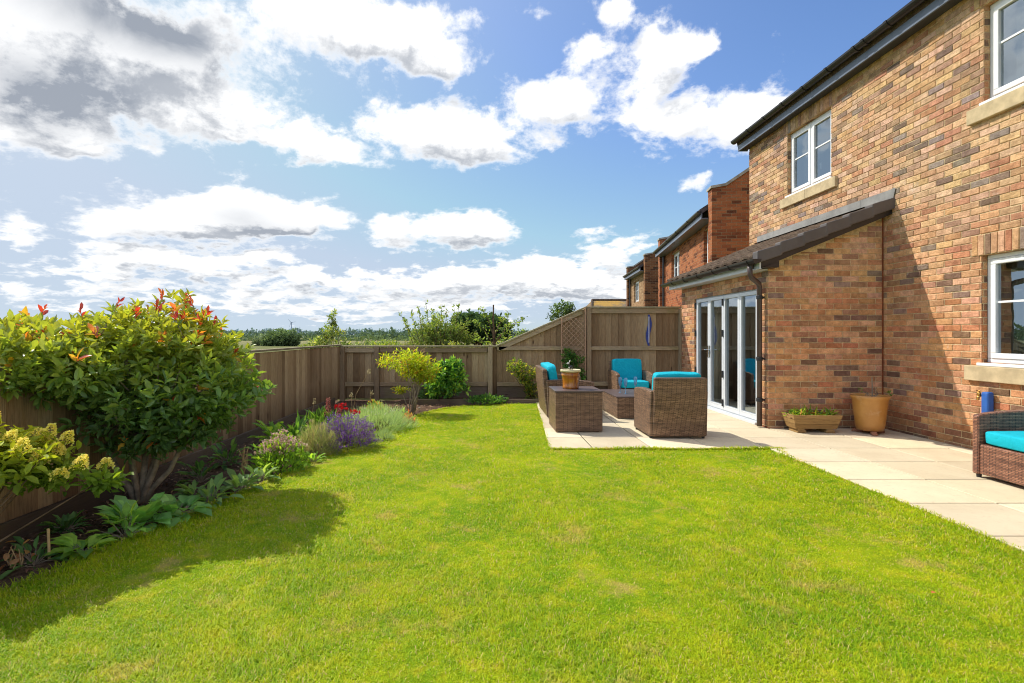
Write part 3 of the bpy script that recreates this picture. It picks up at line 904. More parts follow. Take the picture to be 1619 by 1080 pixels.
fb = MB(); fb.box(3.64, 3.665, 7.10, 10.56, 2.18, 2.34); fb.box(3.665, XW - .002, 7.265, 10.56, 2.18, 2.20); fb.build('lean_to_fascia', 'grey_frame', house)
gutter(house, Matrix.Translation((3.6, 0, 0)) @ HM, -10.66, -7.02, -.035, 2.30, .06, [-10.1, -9.5, -8.9, -8.3, -7.75, -7.2])
db = MB()
db.tube([(3.57, 7.22, 2.26), (3.575, 7.22, 2.12), (3.60, 7.225, 2.07), (3.745, 7.33, 2.01), (3.765, 7.345, 1.96), (3.765, 7.345, .06)], .034, 12)
dp = db.build('downpipe', 'brown_plastic', house, smooth=True)
for z in (1.82, .98, .42):
    bb = MB(); bb.lathe([(.039, -.025), (.041, -.02), (.041, .02), (.039, .025)], 14, (3.765, 7.345, z)); bb.box(3.78, XW - .001, 7.335, 7.355, z - .012, z + .012)
    bb.build('pipe_bracket', 'black_iron', dp)
sb = MB(); sb.lathe([(.041, -.05), (.043, 0), (.041, .05)], 14, (3.585, 7.22, 2.24)); sb.build('pipe_socket', 'dark_plastic', dp)

# bifold doors
def bifold():
    a, b, c, d = DOOR; y = .03
    mb = MB(E); frame_rect(mb, a, b, c, d, .045, y, y + .07)
    mb.box(a, b, y - .075, y - .002, c - .004, c + .028)
    fo = mb.build('bifold_door', 'grey_frame', house, bevel=.004)
    n = 4; w = (b - a - .09) / n
    for i in range(n):
        u0 = a + .047 + w * i; u1 = a + .043 + w * (i + 1)
        lb = MB(E); frame_rect(lb, u0, u1, c + .047, d - .047, .058, y - .012, y + .05)
        lb.box(u0 + .058, u1 - .058, y - .012, y + .05, c + .105, c + .125)
        lb.build('door_leaf', 'grey_frame', fo, bevel=.005)
        gb = MB(E); gb.add([(u0 + .05, y + .02, c + .1), (u1 - .05, y + .02, c + .1), (u1 - .05, y + .02, d - .1), (u0 + .05, y + .02, d - .1)], [(0, 1, 2, 3)])
        gb.build('pane', 'window_glass', fo)
    for u in (a + .03, a + .045 + 2 * w):
        for z in (c + .16, c + .62, c + 1.28, c + 1.78):
            hb = MB(E); hb.box(u - .013, u + .013, y - .034, y - .013, z - .055, z + .055); hb.build('hinge', 'black_iron', fo)
    for u, s in ((a + .045 + w - .03, -1), (a + .045 + w + .03, 1)):
        hb = MB(E); hb.box(u - .014, u + .014, y - .022, y - .0125, .92, 1.12); hb.tube([(u, y - .02, 1.05), (u, y - .06, 1.05), (u + s * .02, y - .066, 1.05), (u + s * .11, y - .06, 1.045)], .009)
        hb.build('handle', 'chrome', fo)
    rb = MB(); z0, z1 = .05, 2.24
    x0, x1, ya, yb = XW + .13, 8.6, 7.40, 10.30
    P = [(x0, ya, z0), (x1, ya, z0), (x1, yb, z0), (x0, yb, z0), (x0, ya, z1), (x1, ya, z1), (x1, yb, z1), (x0, yb, z1)]
    rb.add(P, [(4, 7, 6, 5), (1, 5, 6, 2), (0, 4, 5, 1), (3, 2, 6, 7)]); rb.build('room', 'room_wall', fo)
    fl = MB(); fl.add(P[:4], [(0, 1, 2, 3)]); fl.build('room_floor', 'room_floor', fo)
    for (p, q, xx) in ((9.76, 9.05, XW + .24), (7.62, 7.44, XW + .24)):
        cb = MB(); nn = 46; vs = []
        for i in range(nn + 1):
            yy = p + (q - p) * i / nn; x = xx + .035 * math.sin(i * 1.15) + .01 * math.sin(i * 2.7)
            vs += [(x, yy + .05 * (i / nn), .07), (x, yy, 2.1)]
        cb.add(vs, [(2 * i, 2 * i + 2, 2 * i + 3, 2 * i + 1) for i in range(nn)])
        cb.build('curtain', 'curtain_cloth', fo, smooth=True)
bifold()

# neighbours: same house type, turned a little away
def neighbour(name, label, loc, rz, wall, pier, depth, wins, width=7.0, tail=True, gable=True, lead=0.0, eave=4.29):
    h = thing(name, label, 'house', loc, rz)
    G = Matrix(((0, 1, 0, .16), (-1, 0, 0, 0), (0, 0, 1, 0), (0, 0, 0, 1)))    # rear wall frame: u = -y
    mb = MB(G)
    wall_holes(mb, -depth, -.3, -.03, eave, [(-w[1], -w[0], w[2], w[3]) for w in wins], .1)
    mb.build('wall', wall, h)
    for w in wins:
        window(h, G, -w[1], -w[0], w[2], w[3], .09, 2, sill=False, handle=False, lintel=False)
    def gab(y0, top):
        gb = MB(); r = .67
        gb.prism([(0, -.03), (width, -.03), (width, top + .05), (width / 2, top + .05 + (width / 2 - .32) * r), (.32, top + .05), (0, top)], 'y', y0, y0 + .34)
        gb.build('gable_wall', pier, h)
        cb = MB(); t = .05
        cb.prism([(-.03, top + .002), (.33, top + .052), (width / 2, top + .055 + (width / 2 - .32) * r), (width / 2, top + .115 + (width / 2 - .32) * r), (.30, top + .11), (-.03, top + .06)], 'y', y0 - .03, y0 + .37)
        cb.build('coping', 'coping_stone', h)
    gab(0, eave + .52)
    gab(depth, eave + .52)
    rb = MB()
    rb.prism([(-.18, eave - .02), (width / 2, eave + 2.35), (width + .1, eave - .02), (width + .1, eave + .1), (width / 2, eave + 2.5), (-.2, eave + .1)], 'y', .345, depth - .005)
    rb.build('roof', 'slate', h)
    fb = MB(); fb.box(-.16, -.135, .345, depth - .005, eave - .13, eave + .03); fb.box(-.135, .155, .345, depth - .005, eave - .13, eave - .11); fb.build('fascia', 'fascia', h)
    gutter(h, G, -depth + .01, -.35, -.36, eave + .06, .06, [-1.5, -3, -4.5], mt='dark_plastic')
    pb = MB(); pb.tube([(.09, depth - .25, eave - .1), (.09, depth - .25, 0)], .045, 10); pb.build('downpipe', 'dark_plastic', h)
    return h
n1 = neighbour('red_brick_house', 'red brick neighbouring house with a tall stepped gable end behind the lean-to', (5.47, 12.9, 0), R(-8.5), 'brick_red', 'brick_red', 7.1,
               [(.50, 1.42, 2.98, 4.05), (4.45, 5.75, 2.98, 4.05)])
pb = MB(); pb.box(.10, .158, 2.3, 3.9, 1.95, 2.15); pb.build('canopy_roof', 'pale_plaque', n1)
neighbour('brown_brick_house', 'farthest brown and tan brick house at the end of the row', (7.14, 23.8, 0), R(-5.5), 'brick_tan', 'brick_brown', 4.6, [(2.3, 3.6, 2.9, 3.95)])

bh = thing('bungalow', 'low distant bungalow whose tiled roof shows yellow lichen above the tall fence', 'bungalow', (7.0, 35, 0))
b = MB(); b.box(.3, 7.7, .3, 6.7, -.03, 2.5); b.build('wall', 'brick_brown', bh)
b = MB(); b.add([(0, 0, 2.5), (8, 0, 2.5), (8, 7, 2.5), (0, 7, 2.5), (.75, 3.5, 3.72), (8, 3.5, 3.72)], [(0, 1, 5, 4), (2, 3, 4, 5), (3, 0, 4), (1, 2, 5), (0, 3, 2, 1)]); rf = b.build('roof', 'lichen_tile', bh)
b = MB(); b.tube([(.75, 3.5, 3.74), (8, 3.5, 3.74)], .09, 8); b.tube([(0, 0, 2.5), (.75, 3.5, 3.74)], .08, 8); b.build('ridge_tile', 'roof_tile', rf)

# tap in its blue cover
t = thing('garden_tap', 'brass outdoor tap with a blue insulating cover on the wall above the right sofa', 'tap', (5.4, 5.70, .46))
b = MB(); b.box(-.095, -.02, -.04, .045, -.02, .245); b.build('blue_cover', 'blue_cover', t, bevel=.02, segs=3)
b = MB(); b.tube([(-.02, .06, .20), (-.09, .062, .20), (-.105, .062, .18), (-.105, .062, .15)], [.012, .015, .014, .011], 10); b.lathe([(.016, 0), (.020, .01), (.015, .035), (.008, .045)], 12, (-.095, .062, .20)); b.tube([(-.095, .035, .25), (-.095, .09, .25)], .005, 8)
b.build('tap_body', 'brass', t, smooth=True)

# ------------------------------------------------------------------ fences
def fence(name, label, p0, p1, top, boards, posts, rails, gravel=None, cap=True, face_rails=True, bottom=.05, group=None, bw=.118):
    dx, dy = p1[0] - p0[0], p1[1] - p0[1]; L = math.hypot(dx, dy)
    h = thing(name, label, 'fence', (p0[0], p0[1], 0), math.atan2(dy, dx), group)
    mb = MB(); x = boards[0]
    while x < boards[1] - .01:
        w = min(bw * rnd(.92, 1.06), boards[1] - x); c = (rnd(0, 1), 0, 0)
        za, zb = top(x) - .012, top(x + w) - .012; y = .0 + rnd(-.002, .002); e = .006
        b0 = bottom + rnd(-.006, .006)
        t0, t1 = .010, .034          # feather edge, thick edge laps the next board
        mb.add([(x, y, b0), (x + w + .012, y - .020, b0), (x + w + .012, y - .020 + t1, b0), (x, y + t0, b0),
                (x, y, za), (x + w + .012, y - .020, zb), (x + w + .012, y - .020 + t1, zb), (x, y + t0, za)],
               [(0, 3, 2, 1), (4, 5, 6, 7), (0, 1, 5, 4), (1, 2, 6, 5), (2, 3, 7, 6), (3, 0, 4, 7)], c)
        x += w
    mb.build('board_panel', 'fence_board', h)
    for px, pz in posts:
        b = MB(); b.col = (rnd(0, 1), 0, 0); b.box(px - .045, px + .045, -.105 if face_rails else .03, -.012 if face_rails else .12, -.03, pz)
        b.build('post', 'fence_post', h, bevel=.006)
    for ra, rb, za, zb, hh in rails:
        b = MB(); b.col = (rnd(0, 1), 0, 0)
        ya, yb = (-.062, -.0125) if face_rails else (.026, .07)
        b.prism([(ra, za), (rb, zb), (rb, zb + hh), (ra, za + hh)], 'y', ya, yb); b.build('rail', 'fence_rail', h, bevel=.004)
    if gravel:
        for ga, gb_, z0, z1, y0 in gravel:
            b = MB(); b.col = (rnd(0, 1), 0, 0); b.box(ga, gb_, y0, y0 + .03, z0, z1); b.build('gravel_board', 'sleeper' if face_rails else 'shaded_timber', h, bevel=.004)
    if cap:
        for ca, cb_ in cap:
            b = MB(); b.col = (rnd(0, 1), 0, 0)
            ya, yb = (-.09, .045) if face_rails else (-.03, .08)
            b.prism([(ca, top(ca)), (cb_, top(cb_)), (cb_, top(cb_) + .028), (ca, top(ca) + .028)], 'y', ya, yb); b.build('capping_rail', 'fence_cap', h, bevel=.004)
    return h
LP0, LP1 = (-3.16, -1.2), (-2.83, 10.60)
fence('boundary_fence', 'weathered low board fence along the left border behind the red tipped shrub', LP0, LP1, lambda x: 1.085, (0, 11.78),
      [(1.2, 1.05), (3.4, 1.05), (5.6, 1.05), (7.8, 1.05), (10.0, 1.05)], [(0, 11.7, .9, .9, .09), (0, 11.7, .3, .3, .09)], gravel=[(.0, 5.6, -.03, .14, -.055), (5.61, 11.3, -.03, .12, -.055)], cap=[(0, 5.6), (5.605, 11.79)], face_rails=False, bottom=.05)
BX = -2.83
fence('boundary_fence', 'low weathered board fence along the back of the lawn, left of the sloping part', (BX, 10.62), (.24, 10.62), lambda x: 1.065, (0, 3.07),
      [(.05, 1.06), (.73, 1.062), (2.955, 1.062)], [(.1, .68, .955, .955, .10), (.78, 2.90, .955, .955, .10), (.1, .68, .29, .29, .08), (.78, 2.9, .29, .29, .08)],
      gravel=[(.78, 2.9, .05, .28, -.045)], cap=[(0, 2.0), (2.004, 3.07)])
fence('boundary_fence', 'sloping board fence section that climbs from the low fence to the tall panel', (.24, 10.621), (2.0, 10.621), lambda x: 1.065 + .765 * x / 1.76, (0, 1.76),
      [], [(.02, 1.70, 1.0, 1.0, .075), (.05, 1.70, .98, 1.71, .10), (.02, 1.7, .29, .29, .08)], gravel=[(.02, 1.7, .05, .28, -.045)], cap=[(0, 1.76)])
fence('boundary_fence', 'tall weathered board fence panel beside the bifold doors with a blue ornament on it', (2.0, 10.62), (4.02, 10.62), lambda x: 1.83, (0, 2.0),
      [(.06, 1.825), (1.88, 1.81)], [(.11, 1.83, 1.725, 1.725, .10), (.11, 1.83, 1.0, 1.0, .075), (.11, 1.83, .3, .3, .08)], gravel=[(.11, 1.83, .04, .26, -.045)], cap=[(-.01, 2.0)], bw=.125)

# sleeper edging of the raised strip along the back fence
t = thing('timber_edging', 'timber sleeper edging along the foot of the back fence', 'edging', (-1.55, 10.0, 0))
for a, b_ in ((0, 1.25), (1.256, 2.60)):
    b = MB(); b.col = (rnd(0, 1), 0, 0); b.box(a, b_, 0, .055, -.03, .105); b.build('sleeper', 'sleeper', t, bevel=.006)
b = MB(); b.box(-1.50, .98, 10.056, 10.55, -.02, .075); o = b.build('soil_strip_ground', 'soil'); o['kind'] = 'structure'

# trellis of thin diagonal laths
t = thing('garden_trellis', 'narrow diamond lattice trellis fixed to the sloping fence', 'trellis', (1.53, 10.49, .42))
b = MB(); w, hh = .44, 1.21
for i in range(-3, 15):
    for s in (1, -1):
        # clip the diagonal to the panel
        z0 = i * .092; pts = []
        x0 = 0; x1 = w
        za = z0 if s == 1 else z0 + w; zb = z0 + w if s == 1 else z0
        if za > zb: xa, xb, lo, hi = w, 0, zb, za
        else: xa, xb, lo, hi = 0, w, za, zb
        l2 = max(lo, 0); h2 = min(hi, hh)
        if h2 - l2 < .03: continue
        f = lambda z: xa + (xb - xa) * (z - lo) / (hi - lo)
        b.tube([(f(l2), .006 * s, l2), (f(h2), .006 * s, h2)], .0062, 4, (rnd(0, 1), 0, 0))
b.build('lattice', 'trellis_wood', t)
b = MB(); b.col = (.4, 0, 0)
b.box(-.022, -.002, -.012, .012, -.4, hh + .01); b.box(w + .002, w + .022, -.012, .012, -.4, hh + .22); b.build('upright', 'trellis_wood', t)

# blue ornament on the tall fence
t = thing('fence_ornament', 'slim wavy blue ornament with a pale central rod hanging on the tall fence', 'ornament', (3.245, 10.585, 1.09))
b = MB(); L = []; Rr = []
for i in range(25):
    z = .61 * i / 24; cx = .022 * math.sin(i / 24 * 2 * PI + PI) ; wd = .034 * math.sin(PI * (.08 + .84 * i / 24)) + .008
    L.append((cx - wd, z)); Rr.append((cx + wd, z))
for i in range(24):
    b.prism([L[i], Rr[i], Rr[i + 1], L[i + 1]], 'y', -.012, -.004)
b.build('blue_plate', 'thermo_blue', t)
b = MB(); b.tube([(0, -.018, .06), (0, -.018, .57)], .009, 8); b.build('pale_rod', 'thermo_pale', t)

# ------------------------------------------------------------------ furniture
def cushion(name, parent, c, r, ex=.32, rot=None, seg=18, puff=.012):
    b = MB(Matrix.Translation(c) @ (rot.to_4x4() if rot else Matrix()))
    b.blob((0, 0, 0), r, seg, None, ex)
    o = b.build(name, 'turquoise_cloth', parent, smooth=True)
    ph = rnd(0, 6)
    for v in o.data.vertices:
        p = v.co; k = math.sin(p.x * 19 + ph + 2 * math.sin(p.z * 14)) * math.sin(p.z * 17 + p.y * 13 + ph)
        v.co += Vector((0, puff * k, puff * .6 * k))
    return o
def seat_piece(name, label, cat, loc, rz, W, wm='wicker_brown', seats=1, group=None, D=.74):
    t = thing(name, label, cat, loc, rz, group)
    a = .064; hw = W / 2; f = -D / 2; bk = D / 2
    b = MB(); b.box(-hw + a + .002, hw - a - .002, f + .012, bk - .06, .035, .30); b.build('seat_base', wm, t, bevel=.012)
    for s in (-1, 1):
        b = MB(); x0, x1 = (-hw, -hw + a) if s < 0 else (hw - a, hw)
        prof = [(f, .03), (bk - .05, .03), (bk - .02, .585)] + [(bk - .02 - (D - .04) * i / 10, .585 + .02 * math.sin(PI * i / 10) - .02 * i / 10) for i in range(1, 10)] + [(f + .004, .555)]
        b.prism(prof, 'x', x0, x1); ao = b.build('armrest', wm, t, bevel=.018, segs=3)
        for fy in (f + .04, bk - .10):
            b = MB(); b.lathe([(.018, 0), (.02, .03)], 10, ((x0 + x1) / 2, fy, 0)); b.build('foot', 'black_iron', ao)
    b = MB(); b.prism([(bk - .10, .03), (bk - .035, .03), (bk + .02, .48), (bk + .035, .745), (bk - .03, .75), (bk - .065, .45)], 'x', -hw + a * .55, hw - a * .55); b.build('backrest', wm, t, bevel=.016, segs=3)
    iw = W - 2 * a - .01
    for i in range(seats):
        w = iw / seats; cx = -iw / 2 + w * (i + .5)
        cushion('seat_cushion', t, (cx, -.055, .365), (w / 2 - .004, D / 2 - .07, .062), .22, puff=.004)
    for i in range(seats if W > 1.3 else 1):
        n = seats if W > 1.3 else 1; w = iw / n; cx = -iw / 2 + w * (i + .5)
        cushion('back_cushion', t, (cx, bk - .135, .600), (w / 2 + .002, .070, .205), .22, Matrix.Rotation(R(-9), 3, 'X'), puff=.012)
    return t
seat_piece('wicker_armchair', 'brown wicker armchair with its back to the lawn and turquoise cushion showing over the top', 'armchair', (2.36, 6.84, .046), R(180), .70, group='brown wicker armchairs', seats=1)
seat_piece('wicker_armchair', 'brown wicker armchair facing the lawn, standing against the tall fence', 'armchair', (2.70, 9.92, .046), 0, .68, group='brown wicker armchairs')
seat_piece('wicker_sofa', 'brown wicker sofa seen from its side behind the storage box', 'sofa', (1.28, 8.58, .046), R(90), 1.18, seats=2)
seat_piece('wicker_sofa', 'reddish brown wicker sofa with turquoise seat under the window by the blue tap', 'sofa', (4.76, 4.14, .046), R(-90), 1.36, 'wicker_red', seats=2, D=.78)

t = thing('storage_box', 'square brown wicker storage box holding the amber pot', 'storage box', (1.225, 7.24, .046), R(1))
b = MB(); b.box(-.305, .305, -.30, .30, .012, .515); b.build('body', 'wicker_brown', t, bevel=.008)
b = MB(); b.box(-.312, .312, -.307, .307, .519, .541); b.build('lid', 'table_board', t, bevel=.005)
for x in (-.25, .25):
    for y in (-.25, .25):
        b = MB(); b.lathe([(.018, 0), (.018, .02)], 10, (x, y, 0)); b.build('foot', 'black_iron', t)
t = thing('coffee_table', 'low brown wicker coffee table with blue glasses on it', 'table', (2.27, 8.58, .046), R(1))
b = MB(); b.box(-.28, .28, -.52, .52, .012, .315); b.build('body', 'wicker_brown', t, bevel=.008)
b = MB(); b.box(-.288, .288, -.528, .528, .319, .337); b.build('table_top', 'table_board', t, bevel=.005)

# champagne flutes
def flute(label, x, y, rz=0):
    t = thing('champagne_flute', label, 'glass', (x, y, .384), rz, 'blue flutes on the coffee table')
    b = MB(); b.lathe([(.030, .0), (.030, .003), (.006, .008), (.0045, .10)], 16); b.build('stem', 'blue_glass', t, smooth=True)
    b = MB(); pr = [(.005, .10), (.018, .125), (.026, .165), (.028, .21), (.025, .25)]
    n = 20; vs = []; fs = []
    for r, z in pr:
        for k in range(n): vs.append((r * math.cos(2 * PI * k / n), r * math.sin(2 * PI * k / n), z))
    for i in range(len(pr) - 1):
        for k in range(n): fs.append((i * n + k, i * n + (k + 1) % n, (i + 1) * n + (k + 1) % n, (i + 1) * n + k))
    b.add(vs, fs); b.build('bowl', 'blue_glass', t, smooth=True)
    return t
f0 = flute('blue champagne flute on the coffee table, leftmost of the three', 2.16, 8.52)
dup(f0, (2.21, 8.38, .384), 1, 'blue champagne flute on the coffee table, tallest looking middle one')
dup(f0, (2.43, 8.62, .384), 2, 'blue champagne flute on the coffee table closest to the armchair back')

# pots
t = thing('amber_pot', 'glazed amber barrel pot with a cream rim standing on the storage box', 'pot', (1.165, 7.22, .588))
b = MB(); b.lathe([(.098, 0), (.108, .006), (.110, .030), (.104, .040), (.112, .12), (.117, .165), (.124, .172), (.124, .192), (.118, .198), (.122, .225)], 36); b.build('body', 'amber_glaze', t, smooth=True)
b = MB(); b.lathe([(.122, .222), (.136, .226), (.138, .250), (.130, .256), (.112, .256), (.108, .225), (.01, .222)], 36); b.build('rim', 'rim_cream', t, smooth=True)
b = MB(); b.lathe([(.107, .226), (.107, .238), (.01, .242)], 24); b.build('soil_fill', 'dark_soil', t)
t = thing('animal_figurine', 'tiny dark and white animal figurine perched on the rim of the amber pot', 'figurine', (1.13, 7.10, .846))
b = MB(); b.blob((.02, 0, .038), (.026, .018, .022), 8); b.tube([(.01, 0, .045), (-.005, 0, .065), (-.012, 0, .08)], [.014, .011, .010], 8)
for x, y in ((.035, .008), (.035, -.008), (.008, .008), (.008, -.008)):
    b.tube([(x, y, .03), (x + .002, y, .014), (x, y, -.002)], [.006, .0045, .004], 6)
b.build('body', 'figure_dark', t, smooth=True)
b = MB(); b.blob((-.016, 0, .085), (.016, .011, .012), 8); b.blob((-.030, 0, .080), (.008, .007, .007), 6)
for s in (1, -1): b.tube([(-.006, s * .005, .093), (.006, s * .008, .115), (.010, s * .009, .130)], [.004, .006, .002], 6)
b.build('head', 'figure_pale', t, smooth=True)
b = MB(); b.blob((.0, 0, .030), (.012, .013, .012), 8); b.build('chest', 'figure_pale', t, smooth=True)

t = thing('large_pot', 'large ochre glazed pot on clay feet in the corner by the house wall', 'pot', (4.955, 6.90, .046))
b = MB(); b.lathe([(.138, .045), (.15, .05), (.162, .12), (.182, .30), (.198, .44), (.212, .452), (.217, .47), (.212, .488), (.198, .49), (.190, .47), (.188, .43), (.01, .43)], 48)
b.build('body', 'ochre_glaze', t, smooth=True)
b = MB(); b.lathe([(.189, .425), (.183, .44), (.01, .45)], 32); b.build('soil_fill', 'dark_soil', t)
for k in range(3):
    an = R(250 + k * 120); b = MB(Matrix.Translation((.130 * math.cos(an), .130 * math.sin(an), 0)) @ Matrix.Rotation(an, 4, 'Z'))
    b.prism([(-.05, 0), (.07, 0), (.068, .025), (.035, .045), (-.05, .048)], 'y', -.03, .03); b.build('pot_foot', 'terracotta', t, bevel=.01)
t = thing('wooden_planter', 'small wooden trough planter with strappy green leaves on the paving by the brick corner', 'planter', (4.28, 7.03, .046), R(-2))
b = MB(); b.col = (.4, 0, 0)
for (z0, z1, c) in ((.052, .113, .3), (.116, .172, .55), (.175, .232, .75)):
    w0, w1 = .245 + z0 * .28, .245 + z1 * .28; d0, d1 = .105 + z0 * .22, .105 + z1 * .22
    V = [(-w0, -d0, z0), (w0, -d0, z0), (w0, d0, z0), (-w0, d0, z0), (-w1, -d1, z1), (w1, -d1, z1), (w1, d1, z1), (-w1, d1, z1)]
    t_ = .02
    V += [(x - math.copysign(t_, x), y - math.copysign(t_, y), z) for x, y, z in V]
    b.add(V, [(0, 1, 5, 4), (1, 2, 6, 5), (2, 3, 7, 6), (3, 0, 4, 7), (4, 5, 13, 12), (5, 6, 14, 13), (6, 7, 15, 14), (7, 4, 12, 15), (8, 12, 13, 9), (9, 13, 14, 10), (10, 14, 15, 11), (11, 15, 12, 8), (0, 3, 2, 1)], (c, 0, 0))
b.build('trough', 'planter_wood', t)
b = MB(); b.box(-.285, .285, -.12, .12, .18, .205); b.build('soil_fill', 'dark_soil', t)
for x in (-.18, .18):
    b = MB(); b.col = (.5, 0, 0); b.prism([(-.06, 0), (.06, 0), (.05, .03), (.03, .05), (-.05, .05)], 'y', -.12, .11); 
    for i in range(len(b.v)): b.v[i] = (b.v[i][0] + x, b.v[i][1], b.v[i][2])
    b.build('foot', 'planter_wood', t, bevel=.008)

# ------------------------------------------------------------------ plants
def unit(a):
    return a / np.maximum(np.linalg.norm(a, axis=-1, keepdims=True), 1e-9)
def vn(p, s, seed=0):
    """smooth pseudo noise in 0..1"""
    q = p * s + seed * 7.13
    r = np.sin(q[:, 0] + 1.7 * np.sin(q[:, 1] * .9 + seed)) + np.sin(q[:, 1] * 1.13 + 1.5 * np.sin(q[:, 2] * 1.1)) + np.sin(q[:, 2] * .93 + 1.9 * np.sin(q[:, 0] * .8 + 2))
    return np.clip(r / 6 + .5, 0, 1)
def leaf_mesh(name, parent, material, base, d, L, W, cols, flat=0., simple=False, droop=.12, fold=.12):
    n = len(base); d = unit(d)
    ref = RNG.normal(0, 1, (n, 3)) * (1 - flat) + np.array([0, 0, 1.]) * (flat + .6)
    s = unit(np.cross(d, ref)); b = np.cross(s, d)
    L = np.broadcast_to(L, (n,)); W = np.broadcast_to(W, (n,)); cols = np.broadcast_to(cols, (n, 3))
    if simple:
        T = [(0, 0, 0), (.45, -.5, fold), (1, 0, -droop), (.45, .5, fold)]
        F = [(0, 1, 2, 3)]
    else:
        T = [(0, 0, 0), (.3, -.44, fold), (.3, 0, .02), (.3, .44, fold), (.68, -.46, fold - droop * .4), (.68, 0, -droop * .4), (.68, .46, fold - droop * .4), (1, 0, -droop)]
        F = [(0, 2, 1), (0, 3, 2), (1, 2, 5, 4), (2, 3, 6, 5), (4, 5, 7), (5, 6, 7)]
    T = np.array(T)
    V = base[:, None] + d[:, None] * (T[None, :, 0:1] * L[:, None, None]) + s[:, None] * (T[None, :, 1:2] * W[:, None, None]) + b[:, None] * (T[None, :, 2:3] * L[:, None, None])
    k = np.arange(n)[:, None] * len(T); ff = []; lt = []
    tri = [f for f in F if len(f) == 3]; quad = [f for f in F if len(f) == 4]
    for grp in (tri, quad):
        if grp:
            g = np.array(grp); idx = (k[:, :, None] + g[None]).reshape(-1)
            ff.append(idx); lt.append(np.full(n * len(grp), g.shape[1]))
    return np_mesh(name, V.reshape(-1, 3), np.concatenate(ff), np.concatenate(lt), material, np.repeat(cols, len(T), 0), parent)
def pick(pal, n, w=None):
    pal = np.array(pal); return pal[RNG.choice(len(pal), n, p=w)] * RNG.uniform(.75, 1.25, (n, 1))
def crown_points(blobs, n, inner=.35, seed=1, gap=.0, gs=5.):
    v = np.array([r[0] * r[1] * r[2] for _, r in blobs]) ** .8; v /= v.sum()
    P = []; O = []
    which = RNG.choice(len(blobs), n * 3, p=v)
    u = unit(RNG.normal(0, 1, (n * 3, 3)))
    rad = (inner ** 2 + (1 - inner ** 2) * RNG.random(n * 3)) ** .5
    C = np.array([b[0] for b in blobs], float)[which]; Rr = np.array([b[1] for b in blobs], float)[which]
    wob = .80 + .36 * vn(u * 2 + C, 2.3, seed)
    p = C + u * Rr * (rad * wob)[:, None]
    keep = vn(p, gs, seed + 3) > gap
    p = p[keep][:n]; o = u[keep][:n]; q = rad[keep][:n]
    return p, o, q
GOLD = 2.39996
def shoots(P, D, k, slen, spread, L, W, colf, jit=.25):
    """k leaves spiralling along a shoot that ends at each point of P"""
    n = len(P); D = unit(D)
    a = unit(np.cross(D, RNG.normal(0, 1, (n, 3)))); b = np.cross(D, a)
    i = np.tile(np.arange(k), n); P = np.repeat(P, k, 0); D2 = np.repeat(D, k, 0); A = np.repeat(a, k, 0); B = np.repeat(b, k, 0)
    t = i / max(k - 1, 1)
    th = i * GOLD + RNG.uniform(-.4, .4, n * k)
    rad = A * np.cos(th)[:, None] + B * np.sin(th)[:, None]
    an = np.radians(spread[0] + (spread[1] - spread[0]) * (1 - t)) + RNG.uniform(-jit, jit, n * k)
    d = D2 * np.cos(an)[:, None] + rad * np.sin(an)[:, None]
    base = P - D2 * (slen * (1 - t))[:, None]
    ll = RNG.uniform(*L, n * k) * (.62 + .5 * np.sin(PI * (.25 + .6 * (1 - t)))); ww = ll * RNG.uniform(*W, n * k)
    return base, d, ll, ww, colf(np.repeat(np.arange(n), k), t, base)
def stems(mb, base, tips, r0, r1, bend=.3, seg=6, knots=4, merge=.0):
    base = Vector(base)
    for tp in tips:
        tp = Vector(tp); v = tp - base; side = Vector((rnd(-1, 1), rnd(-1, 1), 0)) * v.length * .10
        b0 = base + Vector((rnd(-merge, merge), rnd(-merge, merge), 0))
        pts = []; rs = []
        for i in range(knots + 1):
            t = i / knots; e = t ** (1 - bend) if False else t
            p = b0 + Vector((v.x * t ** (1 + bend), v.y * t ** (1 + bend), v.z * t ** (1 - bend * .5))) + side * math.sin(PI * t)
            pts.append(p); rs.append(r0 + (r1 - r0) * t)
        mb.tube(pts, rs, seg)
def shrub(name, label, cat, base, blobs, n, k, slen, spread, L, W, colf, material='soft_leaf', inner=.4, up=.6, gap=.0, nst=10, r0=.012, r1=.003, bark='bark', part='foliage', spart='stem', group=None, cull=None, flat=.2, seed=1, simple=False, bend=.3, gs=5., merge=.03, droop=.12, extra=None):
    t = thing(name, label, cat, base, 0, group)
    P, O, Q = crown_points(blobs, n, inner, seed, gap, gs)
    if cull is not None:
        kp = ~cull(P); P = P[kp]; O = O[kp]; Q = Q[kp]
    D = unit(O * .7 + np.array([0, 0, up]) + RNG.normal(0, .28, P.shape))
    bs, d, l, w, c = shoots(P, D, k, slen, spread, L, W, lambda i, tt, b: colf(i, tt, b, P, O, Q))
    B = np.array(base)
    if extra is not None:
        ex = extra(P)
        bs, d, c = (np.concatenate([a_, b_]) for a_, b_ in zip((bs, d, c), (ex[0], ex[1], ex[4])))
        l, w = np.concatenate([l, ex[2]]), np.concatenate([w, ex[3]])
    leaf_mesh(part, t, material, bs - B, d, l, w, c, flat=flat, simple=simple, droop=droop)
    if nst:
        mb = MB(); sel = RNG.choice(len(P), min(nst, len(P)), replace=False)
        stems(mb, (0, 0, 0), [tuple(P[s] - B - D[s] * slen * .6) for s in sel], r0, r1, bend, merge=merge)
        mb.build(spart, bark, t, smooth=True)
    globals()['Q_'] = Q
    return t, P, D
def fx(y):      # x of the left fence face at y
    return LP0[0] + (LP1[0] - LP0[0]) * (y - LP0[1]) / (LP1[1] - LP0[1])

